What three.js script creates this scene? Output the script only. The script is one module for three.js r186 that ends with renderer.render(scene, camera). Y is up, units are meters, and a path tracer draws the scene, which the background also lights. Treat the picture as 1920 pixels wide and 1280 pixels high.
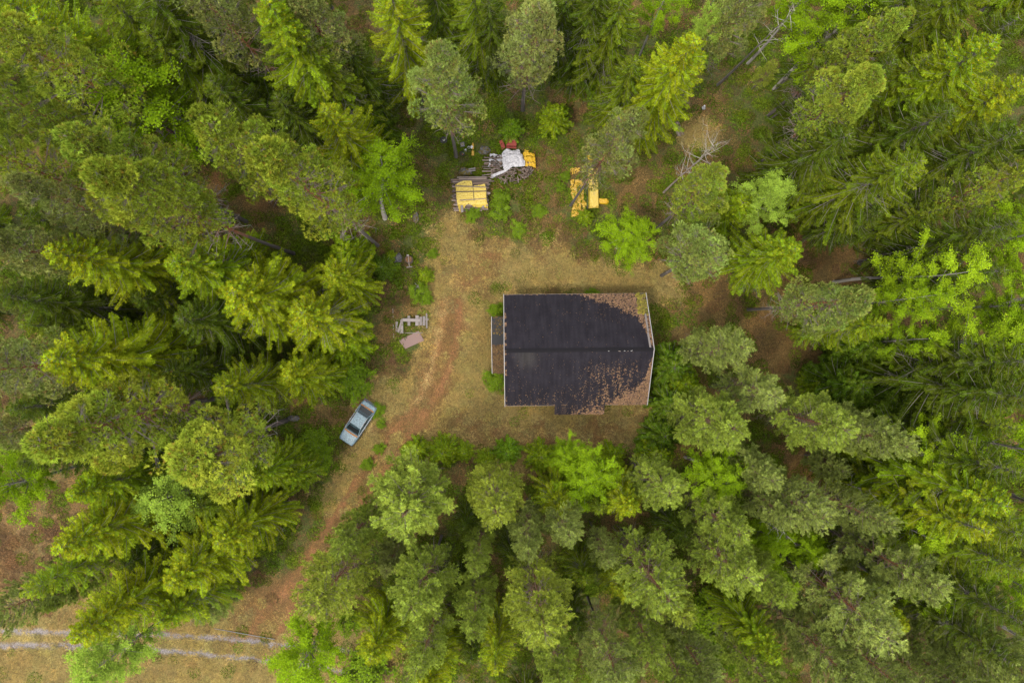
import * as THREE from 'three';
import { mergeGeometries } from 'three/addons/utils/BufferGeometryUtils.js';
import { RoundedBoxGeometry } from 'three/addons/geometries/RoundedBoxGeometry.js';
import { createNoise2D, createNoise3D } from 'simplex-noise';

// ---------- camera, sky, sun, exposure ----------
const scene = new THREE.Scene();
const renderer = new THREE.WebGLRenderer({ antialias: true });
renderer.toneMapping = THREE.LinearToneMapping;
renderer.toneMappingExposure = 2.8;
renderer.shadowMap.enabled = true;
const camera = new THREE.PerspectiveCamera(53.13, 1.5, 0.5, 2000);   // a drone hovering 66 m over the clearing, looking straight down
camera.position.set(0, 66, 0);
camera.up.set(0, 0, -1);
camera.lookAt(0.41, 0, -0.26);
{ // overcast sky: the zenith about twice as bright as the horizon
  const W = 64, Hh = 32, d = new Float32Array(W * Hh * 4);
  for (let r = 0; r < Hh; r++) for (let c = 0; c < W; c++) {
    const el = ((r + .5) / Hh - .5) * Math.PI, s = Math.max(0, Math.sin(el)), L = 1.32 * (1 + 2 * s) / 3, o = (r * W + c) * 4;
    d[o] = L; d[o + 1] = L; d[o + 2] = L * 1.01; d[o + 3] = 1;
  }
  const t = new THREE.DataTexture(d, W, Hh, THREE.RGBAFormat, THREE.FloatType);
  t.mapping = THREE.EquirectangularReflectionMapping; t.magFilter = THREE.LinearFilter; t.needsUpdate = true;
  scene.background = t; scene.environment = t;
}
const sun = new THREE.DirectionalLight(0xfff3e0, 1.5);
sun.name = 'sun'; sun.position.set(-30, 70, 24); sun.castShadow = true; sun.shadow.radius = 20;
Object.assign(sun.shadow.camera, { left: -70, right: 70, top: 60, bottom: -60, near: 1, far: 200 });
scene.add(sun);

// ---------- helpers ----------
function rng(seed) { let s = seed | 0; return () => { s = (s + 0x6d2b79f5) | 0; let t = Math.imul(s ^ (s >>> 15), 1 | s); t = (t + Math.imul(t ^ (t >>> 7), 61 | t)) ^ t; return ((t ^ (t >>> 14)) >>> 0) / 4294967296; }; }
const n2 = createNoise2D(rng(11)), n2b = createNoise2D(rng(12)), n3 = createNoise3D(rng(13));
const clamp = (x, a = 0, b = 1) => Math.min(b, Math.max(a, x)), lerp = (a, b, t) => a + (b - a) * t;
const sm = (a, b, x) => { const t = clamp((x - a) / (b - a)); return t * t * (3 - 2 * t); };
const taken = new Map();
function numbered(n) { const k = taken.get(n) ?? 0; taken.set(n, k + 1); return k ? n + '_' + String(k).padStart(3, '0') : n; }
function tag(o, label, category, group, kind) { o.userData.label = label; if (category) o.userData.category = category; if (group) o.userData.group = group; if (kind) o.userData.kind = kind; return o; }
function thing(name, label, category, [x, y, z] = [0, 0, 0], turn = 0, group) {
  const o = new THREE.Group(); o.name = numbered(name); o.position.set(x, y, z); o.rotation.y = turn; scene.add(o); return tag(o, label, category, group);
}
function part(parent, name, g, m, kind) {
  const o = new THREE.Mesh(g, m); o.name = name; o.castShadow = o.receiveShadow = true; if (kind) o.userData.kind = kind;
  parent.add(o); return o;
}
const mat = (c, rough = .9, o = {}) => new THREE.MeshStandardMaterial({ color: new THREE.Color().setRGB(...c), roughness: rough, ...o });
const box = (w, h, d, x = 0, y = 0, z = 0, ry = 0, rx = 0, rz = 0) => { const g = new THREE.BoxGeometry(w, h, d); if (rx) g.rotateX(rx); if (rz) g.rotateZ(rz); if (ry) g.rotateY(ry); return g.translate(x, y, z); };
const rbox = (w, h, d, r, x = 0, y = 0, z = 0, ry = 0) => { const g = new RoundedBoxGeometry(w, h, d, 2, r); if (ry) g.rotateY(ry); return g.translate(x, y, z); };

// triangle soup with a colour per triangle
class Soup {
  constructor(n = 4096) { this.p = new Float32Array(n * 9); this.c = new Float32Array(n * 9); this.n = 0; }
  tri(ax, ay, az, bx, by, bz, cx, cy, cz, r, g, b) {
    let i = this.n * 9;
    if (i + 9 > this.p.length) { const p = new Float32Array(this.p.length * 2), c = new Float32Array(this.p.length * 2); p.set(this.p); c.set(this.c); this.p = p; this.c = c; }
    const p = this.p, c = this.c;
    p[i] = ax; p[i + 1] = ay; p[i + 2] = az; p[i + 3] = bx; p[i + 4] = by; p[i + 5] = bz; p[i + 6] = cx; p[i + 7] = cy; p[i + 8] = cz;
    c[i] = c[i + 3] = c[i + 6] = r; c[i + 1] = c[i + 4] = c[i + 7] = g; c[i + 2] = c[i + 5] = c[i + 8] = b; this.n++;
  }
  // a narrow blade from a point along a direction
  blade(x, y, z, dx, dy, dz, len, wid, wx, wy, wz, r, g, b) {
    let px = dy * wz - dz * wy, py = dz * wx - dx * wz, pz = dx * wy - dy * wx; const l = wid * .5 / (Math.hypot(px, py, pz) + 1e-6); px *= l; py *= l; pz *= l;
    this.tri(x - px, y - py, z - pz, x + px, y + py, z + pz, x + dx * len, y + dy * len, z + dz * len, r, g, b);
  }
  tube(pts, r0, r1, sides, col) {   // pts: [x,y,z]; col(t, k) -> [r,g,b]
    let prev = null; const N = pts.length;
    for (let i = 0; i < N; i++) {
      const a = pts[Math.max(0, i - 1)], b = pts[Math.min(N - 1, i + 1)]; let dx = b[0] - a[0], dy = b[1] - a[1], dz = b[2] - a[2]; const l = Math.hypot(dx, dy, dz) || 1; dx /= l; dy /= l; dz /= l;
      let ux, uy, uz; if (Math.abs(dy) > .8) { ux = 1 - dx * dx; uy = -dx * dy; uz = -dx * dz; } else { ux = -dy * dx; uy = 1 - dy * dy; uz = -dy * dz; }
      const ul = Math.hypot(ux, uy, uz) || 1; ux /= ul; uy /= ul; uz /= ul;
      const vx = dy * uz - dz * uy, vy = dz * ux - dx * uz, vz = dx * uy - dy * ux, r = lerp(r0, r1, i / (N - 1)), ring = [];
      for (let k = 0; k < sides; k++) { const an = k / sides * 6.2832, c = Math.cos(an) * r, s = Math.sin(an) * r; ring.push([pts[i][0] + ux * c + vx * s, pts[i][1] + uy * c + vy * s, pts[i][2] + uz * c + vz * s]); }
      if (prev) for (let k = 0; k < sides; k++) {
        const A = prev[k], B = prev[(k + 1) % sides], C = ring[k], D = ring[(k + 1) % sides], q = col((i - .5) / (N - 1), k);
        this.tri(...A, ...C, ...B, ...q); this.tri(...B, ...C, ...D, ...q);
      }
      prev = ring;
    }
  }
  geometry() {
    const g = new THREE.BufferGeometry();
    g.setAttribute('position', new THREE.BufferAttribute(this.p.slice(0, this.n * 9), 3)); g.setAttribute('color', new THREE.BufferAttribute(this.c.slice(0, this.n * 9), 3)); g.computeVertexNormals();
    Soup.total += this.n; return g;
  }
}
Soup.total = 0;
const soupMat = (c = [1, 1, 1], rough = .95) => new THREE.MeshStandardMaterial({ color: new THREE.Color().setRGB(...c), vertexColors: true, roughness: rough, flatShading: true });
const leafMat = (c, through = .22) => new THREE.MeshPhysicalMaterial({ color: new THREE.Color().setRGB(...c), vertexColors: true, roughness: 1, specularIntensity: 0, transmission: through, thickness: 0, flatShading: true, side: THREE.DoubleSide });

// ---------- the lie of the land ----------
const groundY = (x, z) => .05 * n2(x * .11, z * .11) + .025 * n2b(x * .5, z * .5) - .035;
const segD = (x, z, a, b) => { const dx = b[0] - a[0], dz = b[1] - a[1], t = clamp(((x - a[0]) * dx + (z - a[1]) * dz) / (dx * dx + dz * dz)); return Math.hypot(x - a[0] - dx * t, z - a[1] - dz * t); };
const pathD = (x, z, p) => { let d = 1e9; for (let i = 1; i < p.length; i++) d = Math.min(d, segD(x, z, p[i - 1], p[i])); return d; };
const fbm = (x, z, o = 4) => { let s = 0, a = .5; for (let i = 0; i < o; i++) { s += a * n2(x, z); x = x * 2.03 + 7.1; z = z * 2.03 - 3.7; a *= .5; } return s; };
const TRACK_A = [[-24.85, 27.59], [-21.50, 23.98], [-18.15, 18.82], [-14.64, 13.41], [-11.55, 9.33], [-9.13, 6.19], [-7.53, 2.84], [-6.70, -0.26], [-6.19, -3.87]], TRACK_B = [[-22.27, 28.10], [-20.11, 23.98], [-17.02, 19.59], [-13.51, 14.44], [-10.31, 9.95], [-7.84, 6.45], [-5.88, 3.09], [-4.95, -0.26], [-4.64, -3.87]];
const DRIVE = [[-9.38, 7.48], [-7.06, 4.38], [-5.88, 0.77], [-5.47, -2.84], [-4.33, -6.45], [-1.91, -7.73]], LEAFY = [[-11.45, 7.99], [-7.84, 6.96], [-2.68, 7.99], [1.96, 9.02], [7.63, 8.61], [13.56, 7.48]];
const RUT_A = [[-69.71, 27.17], [-49.09, 27.53], [-41.87, 27.69], [-33.62, 27.95], [-29.49, 28.20], [-25.88, 28.51], [-22.27, 28.98], [-18.15, 29.34], [-13.51, 29.85]], RUT_B = [[-69.71, 28.82], [-49.09, 29.03], [-42.90, 29.03], [-37.23, 29.24], [-32.07, 29.55], [-27.43, 29.96], [-23.31, 30.47], [-19.18, 30.99], [-15.06, 31.61]];
const STRAW = [[[[-4.74, -9.80], [-5.26, -4.38]], 1.7], [[[-3.71, -7.99], [2.48, -7.48]], 1.9], [[[-5.26, -4.38], [-5.16, 2.84]], 2.9], [[[-5.26, 2.84], [-9.38, 7.99]], 3.4], [[[-1.39, -2.32], [-1.65, 5.41]], 2.4], [[[-2.68, 7.48], [13.56, 7.99]], 2.0], [[[-11.96, 4.38], [-13.51, 11.09], [-16.09, 14.70]], 1.4], [[[2.48, -8.51], [10.21, -5.93], [14.85, -5.41]], 1.4], [[[-1.13, 11.09], [2.48, 10.57]], 1.4]];
const DARK = [[-10.05, 2.84, 1.5], [-12.58, 2.32, 1.4], [2.48, -10.57, 2.4], [-2.68, -11.34, 1.5], [7.12, -9.02, 1.8], [-10.93, -3.87, 1.5]], EDGE = [[[-4.33, -9.80], [-5.52, -6.45], [-6.50, -3.35], [-7.53, 0.77], [-8.35, 4.90], [-10.93, 6.45]], [[-3.71, -4.38], [-3.20, 0.77], [-2.42, 4.90], [-0.88, 6.45]], [[-9.90, 5.16], [-12.99, 6.45], [-15.06, 10.57]]];
function land(x, z) {   // shares of what covers the ground at a place
  const w = 1.1 * n2(x * .35, z * .35) + .5 * n2b(x * 1.1, z * 1.1), big = fbm(x * .09 + 3, z * .09, 3), mid = fbm(x * .4 - 9, z * .4, 3);
  let straw = 0; for (const [p, r] of STRAW) straw = Math.max(straw, 1 - sm(r - .7, r + 1.1, pathD(x, z, p) + w * .9));
  const south = sm(24.2, 26.5, z + w * .5 - .02 * x) * (1 - sm(-14, -9, x + w));               // dry verges of the gravel road
  straw = Math.max(straw, south * .95, sm(.35, .6, 1 - Math.hypot((x - (18.6)) / 3.2, (z - (-20.3)) / 2.6)) * .8);
  const heath = (1 - sm(2, 6, Math.hypot((x + 46) * .6, z - 20) - 2 + w)) ;                     // brown heather at the road bend
  let dark = 0; for (const [a, b, r] of DARK) dark = Math.max(dark, 1 - sm(r * .5, r * 1.25, Math.hypot(x - a, (z - b) * 1.2) + w * 1.3 + 1.2 * mid));
  let pale = 0; for (const p of EDGE) pale = Math.max(pale, 1 - sm(.15, 1.0, pathD(x, z, p) + w * .35)); pale *= clamp(.5 + 1.2 * mid + .3);
  const ta = pathD(x, z, TRACK_A), tb = pathD(x, z, TRACK_B), dr = pathD(x, z, DRIVE), lf = pathD(x, z, LEAFY);
  let soil = Math.max(1 - sm(.25, .75, ta + w * .18), 1 - sm(.25, .75, tb + w * .18), .9 * (1 - sm(1.0, 2.5, dr + w * .6)), .85 * (1 - sm(.9, 2.3, lf + w * .6)), .45 * (1 - sm(.9, 1.6, (ta + tb) * .5 + w * .3)));
  soil = Math.max(soil, .8 * (1 - sm(1.6, 3.2, pathD(x, z, [[-24.85, 26.55], [-21.24, 25.01]]) + w * .6)));
  const gravel = Math.max(1 - sm(.14, .52, pathD(x, z, RUT_A) + w * .12), 1 - sm(.14, .52, pathD(x, z, RUT_B) + w * .12)) * clamp(1 + .35 * mid);
  const bare = Math.max(1 - sm(.35, .8, Math.min(pathD(x, z, RUT_A), pathD(x, z, RUT_B))), .9 * (1 - sm(.4, .8, Math.min(ta, tb))));
  const rut = 1 - sm(.2, .55, Math.min(ta, tb) + w * .12);
  const east = sm(10, 17, x + w * 2) * (1 - sm(9, 14, Math.abs(z - 1.5) + w * 1.5));            // leaf litter under the eastern trees
  const litter = clamp(.36 + .8 * big + .55 * mid + .25 * east), moss = clamp(.58 - .6 * big + .5 * mid - .2 * east);
  return { straw: clamp(straw), soil: clamp(soil), gravel: clamp(gravel), heath: clamp(heath), litter, moss, mid, big, w, dark: clamp(dark), bare: clamp(bare), rut: clamp(rut), pale: clamp(pale) };
}
// ---------- ground sheet ----------
{
  const TW = 2048, TH = 1408, GX = 116, GZ = 80, data = new Uint8Array(TW * TH * 4), bump = new Uint8Array(TW * TH), R = rng(5);
  const lin = (c) => { c = clamp(c); return 255 * (c <= .0031308 ? c * 12.92 : 1.055 * Math.pow(c, 1 / 2.4) - .055); };
  const LW = 512, LH = 352, coarse = new Array(LW * LH);
  for (let j = 0; j < LH; j++) for (let i = 0; i < LW; i++) coarse[j * LW + i] = land((i + .5) / LW * GX - GX / 2, GZ / 2 - (j + .5) / LH * GZ);
  const keys = ['straw', 'soil', 'gravel', 'heath', 'litter', 'moss', 'mid', 'big', 'w', 'dark', 'pale', 'rut'], at = {};
  for (let j = 0; j < TH; j++) for (let i = 0; i < TW; i++) {
    const fx = clamp((i + .5) / TW * LW - .5, 0, LW - 1.001), fy = clamp((j + .5) / TH * LH - .5, 0, LH - 1.001), x0 = fx | 0, y0 = fy | 0, u = fx - x0, v = fy - y0;
    const a = coarse[y0 * LW + x0], b = coarse[y0 * LW + x0 + 1], c = coarse[(y0 + 1) * LW + x0], d = coarse[(y0 + 1) * LW + x0 + 1];
    for (const k of keys) at[k] = (a[k] * (1 - u) + b[k] * u) * (1 - v) + (c[k] * (1 - u) + d[k] * u) * v;
    const x = (i + .5) / TW * GX - GX / 2, z = GZ / 2 - (j + .5) / TH * GZ, f = .7 * n2(x * 2.1, z * 2.1) + .5 * n2(x * .9 + 5, z * .9), f2 = n2b(x * 7, z * 7), r1 = R(), r2 = R();
    // forest floor: moss and bilberry green against brown litter
    const g = sm(.25, .75, at.moss + .3 * f + .2 * f2 - .35 * at.litter + .18);
    let cr = lerp(.060, .038, g), cg = lerp(.040, .048, g), cb = lerp(.008, .005, g);
    const mix = (r, gg, bb, t) => { cr = lerp(cr, r, t); cg = lerp(cg, gg, t); cb = lerp(cb, bb, t); };
    mix(.090, .055, .012, .5 * sm(.5, 1, at.litter + .25 * f2));
    mix(.118, .062, .026, .8 * clamp(at.heath * (.7 + .5 * f)));
    mix(.155, .112, .028, clamp(at.straw * (.72 + .3 * f + .3 * f2)));
    mix(.085, .075, .010, clamp(at.straw * (.42 - 1.1 * at.mid + .35 * f) * .9 * (z > 24 ? .35 : 1)));
    mix(.108, .050, .017, clamp(at.soil * (.9 + .25 * f + .2 * f2)));
    mix(.145, .066, .024, clamp(at.rut * (.85 + .3 * f2)));
    mix(.122, .110, .117, clamp(at.gravel * (.95 + .3 * f2)));
    mix(.25, .19, .07, clamp(at.pale * (.6 + .4 * f + .4 * f2)));
    const grain = (.55 + .9 * r1) * (1 + .16 * f2 + .12 * n2(x * 4.3, z * 4.3)); cr *= grain; cg *= grain; cb *= grain;
    if (r2 > .985) mix(.20, .12, .055, .8); else if (r2 > .97) mix(.015, .01, .005, .6);           // single fallen leaves, dark twigs
    const o = (j * TW + i) * 4; data[o] = lin(cr); data[o + 1] = lin(cg); data[o + 2] = lin(cb); data[o + 3] = 255;
    bump[j * TW + i] = 255 * clamp(.5 + .2 * f + .2 * f2 + .3 * (r1 - .5));
  }
  const tex = (d, fmt, srgb) => { const t = new THREE.DataTexture(d, TW, TH, fmt); t.wrapS = t.wrapT = THREE.MirroredRepeatWrapping; t.magFilter = THREE.LinearFilter; if (srgb) t.colorSpace = THREE.SRGBColorSpace; t.needsUpdate = true; return t; };
  const xs = [], zs = [];
  for (let x = -58; x <= 58.01; x += .5) xs.push(x); for (const e of [70, 100, 160, 300, 600]) { xs.push(e); xs.unshift(-e); }
  for (let z = -40; z <= 40.01; z += .5) zs.push(z); for (const e of [55, 90, 160, 300, 600]) { zs.push(e); zs.unshift(-e); }
  const pos = [], uv = [], idx = [];
  for (const z of zs) for (const x of xs) { pos.push(x, groundY(x, z), z); uv.push(x / GX + .5, .5 - z / GZ); }
  for (let j = 0; j < zs.length - 1; j++) for (let i = 0; i < xs.length - 1; i++) { const a = j * xs.length + i, b = a + 1, c = a + xs.length, d = c + 1; idx.push(a, c, b, b, c, d); }
  const g = new THREE.BufferGeometry(); g.setAttribute('position', new THREE.Float32BufferAttribute(pos, 3)); g.setAttribute('uv', new THREE.Float32BufferAttribute(uv, 2)); g.setIndex(idx); g.computeVertexNormals();
  const m = new THREE.MeshStandardMaterial({ map: tex(data, THREE.RGBAFormat, true), roughness: 1, bumpMap: tex(bump, THREE.RedFormat), bumpScale: .05 });
  const o = part(scene, 'ground', g, m); tag(o, 'forest floor of moss, litter, dry grass and dirt track', 'ground', null, 'structure');
}

// ---------- ground cover: patches of real blades, leaves and flakes ----------
{
  const R = rng(21);
  function patch(kind, seed) {
    const s = new Soup(512), r = rng(seed);
    const N = kind === 'straw' ? 150 : kind === 'herb' ? 120 : kind === 'heather' ? 130 : 90;
    for (let i = 0; i < N; i++) {
      const a = r() * 6.283, d = Math.sqrt(r()) * .55, x = Math.cos(a) * d, z = Math.sin(a) * d, b = .4 + 1.1 * r();
      if (kind === 'straw') { // dry bent blades, matted to one side
        const t = r() * 6.283, up = .15 + .5 * r(); s.blade(x, 0, z, Math.cos(t), up, Math.sin(t), .10 + .22 * r(), .018 + .02 * r(), 0, 1, 0, b, b * (.94 + .1 * r()), b * .9);
      } else if (kind === 'herb') { // bilberry and moss shoots: small leaves a little above the ground
        const h = .03 + .16 * r() * r(), t = r() * 6.283, l = .035 + .04 * r(); s.blade(x, h, z, Math.cos(t), .3 * (r() - .3), Math.sin(t), l * 1.5, l, .3 * (r() - .5), 1, .3 * (r() - .5), b, b, b * .8); s.blade(x, h, z, -Math.cos(t), .3 * (r() - .3), -Math.sin(t), l, l, .3 * (r() - .5), 1, .3, b, b, b * .8);
      } else if (kind === 'heather') { // dry brown sprigs
        const t = r() * 6.283; s.blade(x, 0, z, .5 * Math.cos(t), 1, .5 * Math.sin(t), .1 + .16 * r(), .03, Math.cos(t), .2, Math.sin(t), b, b, b); s.blade(x, .06 + .08 * r(), z, Math.cos(t), .3, Math.sin(t), .07, .03, 0, 1, 0, b * 1.2, b * 1.1, b);
      } else { // fallen leaves and bark flakes
        const t = r() * 6.283, l = .03 + .05 * r(), q = r(); s.blade(x, .012 + .03 * r(), z, Math.cos(t), .2 * (r() - .5), Math.sin(t), l, l * .8, .4 * (r() - .5), 1, .4 * (r() - .5), b * (q > .85 ? 1.6 : 1), b * (q > .85 ? 1.6 : 1), b * (q > .85 ? 1.7 : 1));
      }
    }
    return s.geometry();
  }
  const spec = {
    straw: { n: 12000, m: soupMat([.19, .14, .044]), name: 'dry_grass', label: 'straw-coloured dry grass matted over the clearing and road verges', want: (l) => l.straw * (.6 + .6 * l.mid) * (1 - .97 * l.soil) * (1 - l.gravel) * (1 - .8 * l.dark) * (1 - l.bare), tint: [.6, .8] },
    herb: { n: 9500, m: leafMat([.062, .092, .009], .2), name: 'ground_cover', label: 'low green bilberry and moss plants covering the forest floor', want: (l) => clamp(l.moss * 1.25 - .15) * (1 - l.straw * .93) * (1 - l.soil) * (1 - l.gravel) * (1 - .8 * l.heath) * (1 - l.bare), tint: [.6, .8] },
    heather: { n: 2400, m: soupMat([.10, .058, .022]), name: 'dry_heather', label: 'dark brown dry heather and bilberry sprigs in clumps around the clearing', want: (l) => clamp(Math.max(l.dark * 1.3, l.heath * .8, sm(.3, .5, l.litter * .5 + l.mid) * .5 * (1 - l.straw))) * (1 - l.soil) * (1 - l.bare), tint: [.5, .9] },
    litter: { n: 15000, m: soupMat([.118, .068, .018]), name: 'leaf_litter', label: 'brown fallen leaves and bark flakes scattered over the forest floor', want: (l) => clamp(l.litter * .8 + l.soil * 1.1 + .3 * l.heath) * (1 - .7 * l.gravel) * (1 - .6 * l.bare) * (1 - .5 * l.straw * (1 - l.soil)), tint: [.6, .75] },
  };
  for (const [kind, sp] of Object.entries(spec)) {
    const M = new THREE.Matrix4(), q = new THREE.Quaternion(), up = new THREE.Vector3(0, 1, 0), list = []; let guard = 0;
    while (list.length < sp.n && guard++ < Math.max(sp.n * 14, 60000)) {
      const x = (R() - .5) * 106, z = (R() - .5) * 72;
      if (x > .1 && x < 12.4 && z > -4.2 && z < 5.2) continue;
      if (Math.hypot(x + 9.3, z + .4) < 1.0 || Math.hypot(x + 14.3, z - 7.5) < 1.6) continue;   // nothing grows through the slab or the car
      const l = land(x, z); if (R() > sp.want(l)) continue;
      list.push([x, z, l]);
    }
    const half = list.length >> 1;
    const im = new THREE.InstancedMesh(mergeGeometries([patch(kind, 31)]), sp.m, list.length);
    list.forEach(([x, z, l], i) => {
      const s = .7 + .6 * R(); q.setFromAxisAngle(up, R() * 6.283);
      im.setMatrixAt(i, M.compose(new THREE.Vector3(x, groundY(x, z) + .005, z), q, new THREE.Vector3(s, s * (.8 + .5 * R()), s)));
      const b = sp.tint[0] + sp.tint[1] * R(), y = .85 + .3 * R(); im.setColorAt(i, new THREE.Color().setRGB(b * y, b, b * (.8 + .4 * R())));
    });
    im.name = sp.name; im.castShadow = im.receiveShadow = true; scene.add(im); tag(im, sp.label, 'ground cover', null, 'stuff');
  }
}
// ---------- the cabin ----------
const M = {
  white: mat([.26, .25, .25], .8), greyWood: mat([.13, .115, .11], .95), paleWood: mat([.18, .145, .125], .95), darkWood: mat([.06, .045, .035], .95), wall: mat([.12, .035, .025], .9),
  felt: new THREE.MeshPhysicalMaterial({ color: new THREE.Color().setRGB(.0085, .008, .01), roughness: 1, specularIntensity: .25 }), glass: new THREE.MeshPhysicalMaterial({ color: new THREE.Color().setRGB(.45, .5, .5), transmission: 1, thickness: 0, roughness: .03, ior: 1.5, specularIntensity: .45 }),
};
{
  const cab = thing('cabin', 'low cabin with black shingle roof half covered in brown needle litter', 'cabin', [6.27, 0, .5], .0105);
  const X = 6.56, E = 2.9, RY = 6.16, S = 5.135, slope = Math.atan2(RY - E, S), len = Math.hypot(S, RY - E), SE = 6.06, EX0 = -1.97, EX1 = 2.66;
  const yAt = (d) => RY - d * (RY - E) / S;
  // dense litter, from the ridge (v 0) to the eave (v 1), along the roof u 0..1
  const curve = (pts, u) => { if (u <= pts[0][0]) return pts[0][1]; for (let i = 1; i < pts.length; i++) if (u <= pts[i][0]) return lerp(pts[i - 1][1], pts[i][1], (u - pts[i - 1][0]) / (pts[i][0] - pts[i - 1][0])); return pts[pts.length - 1][1]; };
  const NB = [[0, 2], [.44, 1.06], [.50, .99], [.58, .89], [.68, .81], [.80, .68], [.91, .54], [.95, .36], [.985, .1], [1, -.1]], SB = [[0, 2], [.55, 1.3], [.64, 1.02], [.72, .93], [.79, .78], [.87, .72], [.93, .62], [.965, .44], [.99, .18], [1, .05]];
  const dense = (side, u, v) => {
    const e = .06 * n2(u * 14 + side * 9, v * 8) + .04 * n2b(u * 40, v * 26 + side * 5), b = v - curve(side < 0 ? NB : SB, u) + e;
    let p = sm(-.03, .12, b) * .95 * lerp(1, sm(-.55, .25, n2((u * 2.55 + v * .5) * 17, (v - u * .9) * 26 + side * 3) + .5 * n2b(u * 90, v * 44)), side < 0 ? .85 : sm(.5, .2, b) * .6);
    p = Math.max(p, .8 * sm(.018, .008, u) * sm(-.2, .3, n2(v * 9 + side, 2)));                                     // a strip along the west verge
    p = Math.max(p, .55 * sm(.975, 1.0, v) * sm(-.1, .3, n2(u * 30, side)));                                    // along the eaves
    const streak = .5 + .5 * n2(u * 26, v * 2.2 + side * 4), sp = side < 0 ? .05 + .14 * sm(.2, .7, u) * sm(.3, .9, v) : .10 + .75 * sm(.42, .75, u) * sm(1.0, .86, u) * sm(.05, .5, v) + .28 * sm(.5, 1.0, v);
    return Math.max(p, sp * streak * sm(-.3, .5, n2b(u * 60, v * 34)));
  };
  const TW = 512, TH = 256;
  function feltMap(side) {
    const d = new Uint8Array(TW * TH * 4), r = rng(70 + side);
    for (let j = 0; j < TH; j++) for (let i = 0; i < TW; i++) {
      const u = i / TW, v = j / TH, st = n2(u * 34, v * 1.6 + side * 7), l = 28 + 4 * st + 3 * n2b(u * 9, v * 4) + 6 * (r() - .5) + (r() > .994 ? 26 : 0), wear = 14 * sm(.16, .0, Math.hypot((u - .15) * 1.2, (v - .12) * .45)) * (side > 0 ? 1 : 0), o = (j * TW + i) * 4;
      d[o] = l + wear - 1; d[o + 1] = l - 3 + wear; d[o + 2] = l + 3 + wear * .6; d[o + 3] = 255; const du = Math.pow(dense(side, u, v), 1.4) * (.5 + .5 * r()) * .75; d[o] = lerp(d[o], 92, du); d[o + 1] = lerp(d[o + 1], 70, du); d[o + 2] = lerp(d[o + 2], 52, du);
    }
    const t = new THREE.DataTexture(d, TW, TH); t.colorSpace = THREE.SRGBColorSpace; t.magFilter = THREE.LinearFilter; t.wrapS = t.wrapT = THREE.ClampToEdgeWrapping; t.needsUpdate = true; return t;
  }
  const tabs = (() => { // hexagonal felt tabs as fine relief
    const n = 64, d = new Uint8Array(n * n); for (let j = 0; j < n; j++) for (let i = 0; i < n; i++) { const row = Math.floor(j / 16), y = (j % 16) / 16, x = ((i + (row % 2) * 8) % 16) / 16; d[j * n + i] = 255 * clamp(y * .8 + (Math.abs(x - .5) > .46 ? -.4 : .1)); }
    const t = new THREE.DataTexture(d, n, n, THREE.RedFormat); t.wrapS = t.wrapT = THREE.RepeatWrapping; t.magFilter = THREE.LinearFilter; t.repeat.set(11, 5); t.needsUpdate = true; return t;
  })();
  function slab(x0, x1, d0, d1, side, th = .16) {  // a roof slab between two distances from the ridge
    const c = [[x0, yAt(d0), d0 * side], [x1, yAt(d0), d0 * side], [x1, yAt(d1), d1 * side], [x0, yAt(d1), d1 * side]], p = [], uv = [], idx = [];
    const U = (x) => (x + X) / (2 * X), V = (d) => d / S;
    for (const dy of [0, -th]) c.forEach(([x, y, z]) => { p.push(x, y + dy, z); uv.push(U(x), Math.min(V(Math.abs(z)), 1)); });
    const q = (a, b, cc, d) => side > 0 ? idx.push(a, cc, b, a, d, cc) : idx.push(a, b, cc, a, cc, d);
    q(0, 1, 2, 3); q(4, 7, 6, 5); q(0, 4, 5, 1); q(1, 5, 6, 2); q(2, 6, 7, 3); q(3, 7, 4, 0);
    let g = new THREE.BufferGeometry(); g.setAttribute('position', new THREE.Float32BufferAttribute(p, 3)); g.setAttribute('uv', new THREE.Float32BufferAttribute(uv, 2)); g.setIndex(idx); g = g.toNonIndexed(); g.computeVertexNormals(); return g;
  }
  const lump = (() => { const g = new THREE.DodecahedronGeometry(1, 0); g.scale(1, .32, 1); return g; })();
  const flake = (() => { const s = new Soup(16), r = rng(8); for (let i = 0; i < 14; i++) { const a = r() * 6.283, d = r() * .7, b = .6 + .8 * r(); s.blade(Math.cos(a) * d, .12 + .2 * r(), Math.sin(a) * d, Math.cos(a * 3), .25 * (r() - .3), Math.sin(a * 3), .5 + .5 * r(), .3, .3 * (r() - .5), 1, .3 * (r() - .5), b, b, b); } return s.geometry(); })();
  const litterM = mat([.135, .080, .044], 1), flakeM = soupMat([.16, .094, .05]), mossM = mat([.115, .10, .010], 1);
  const R = rng(91);
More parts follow.
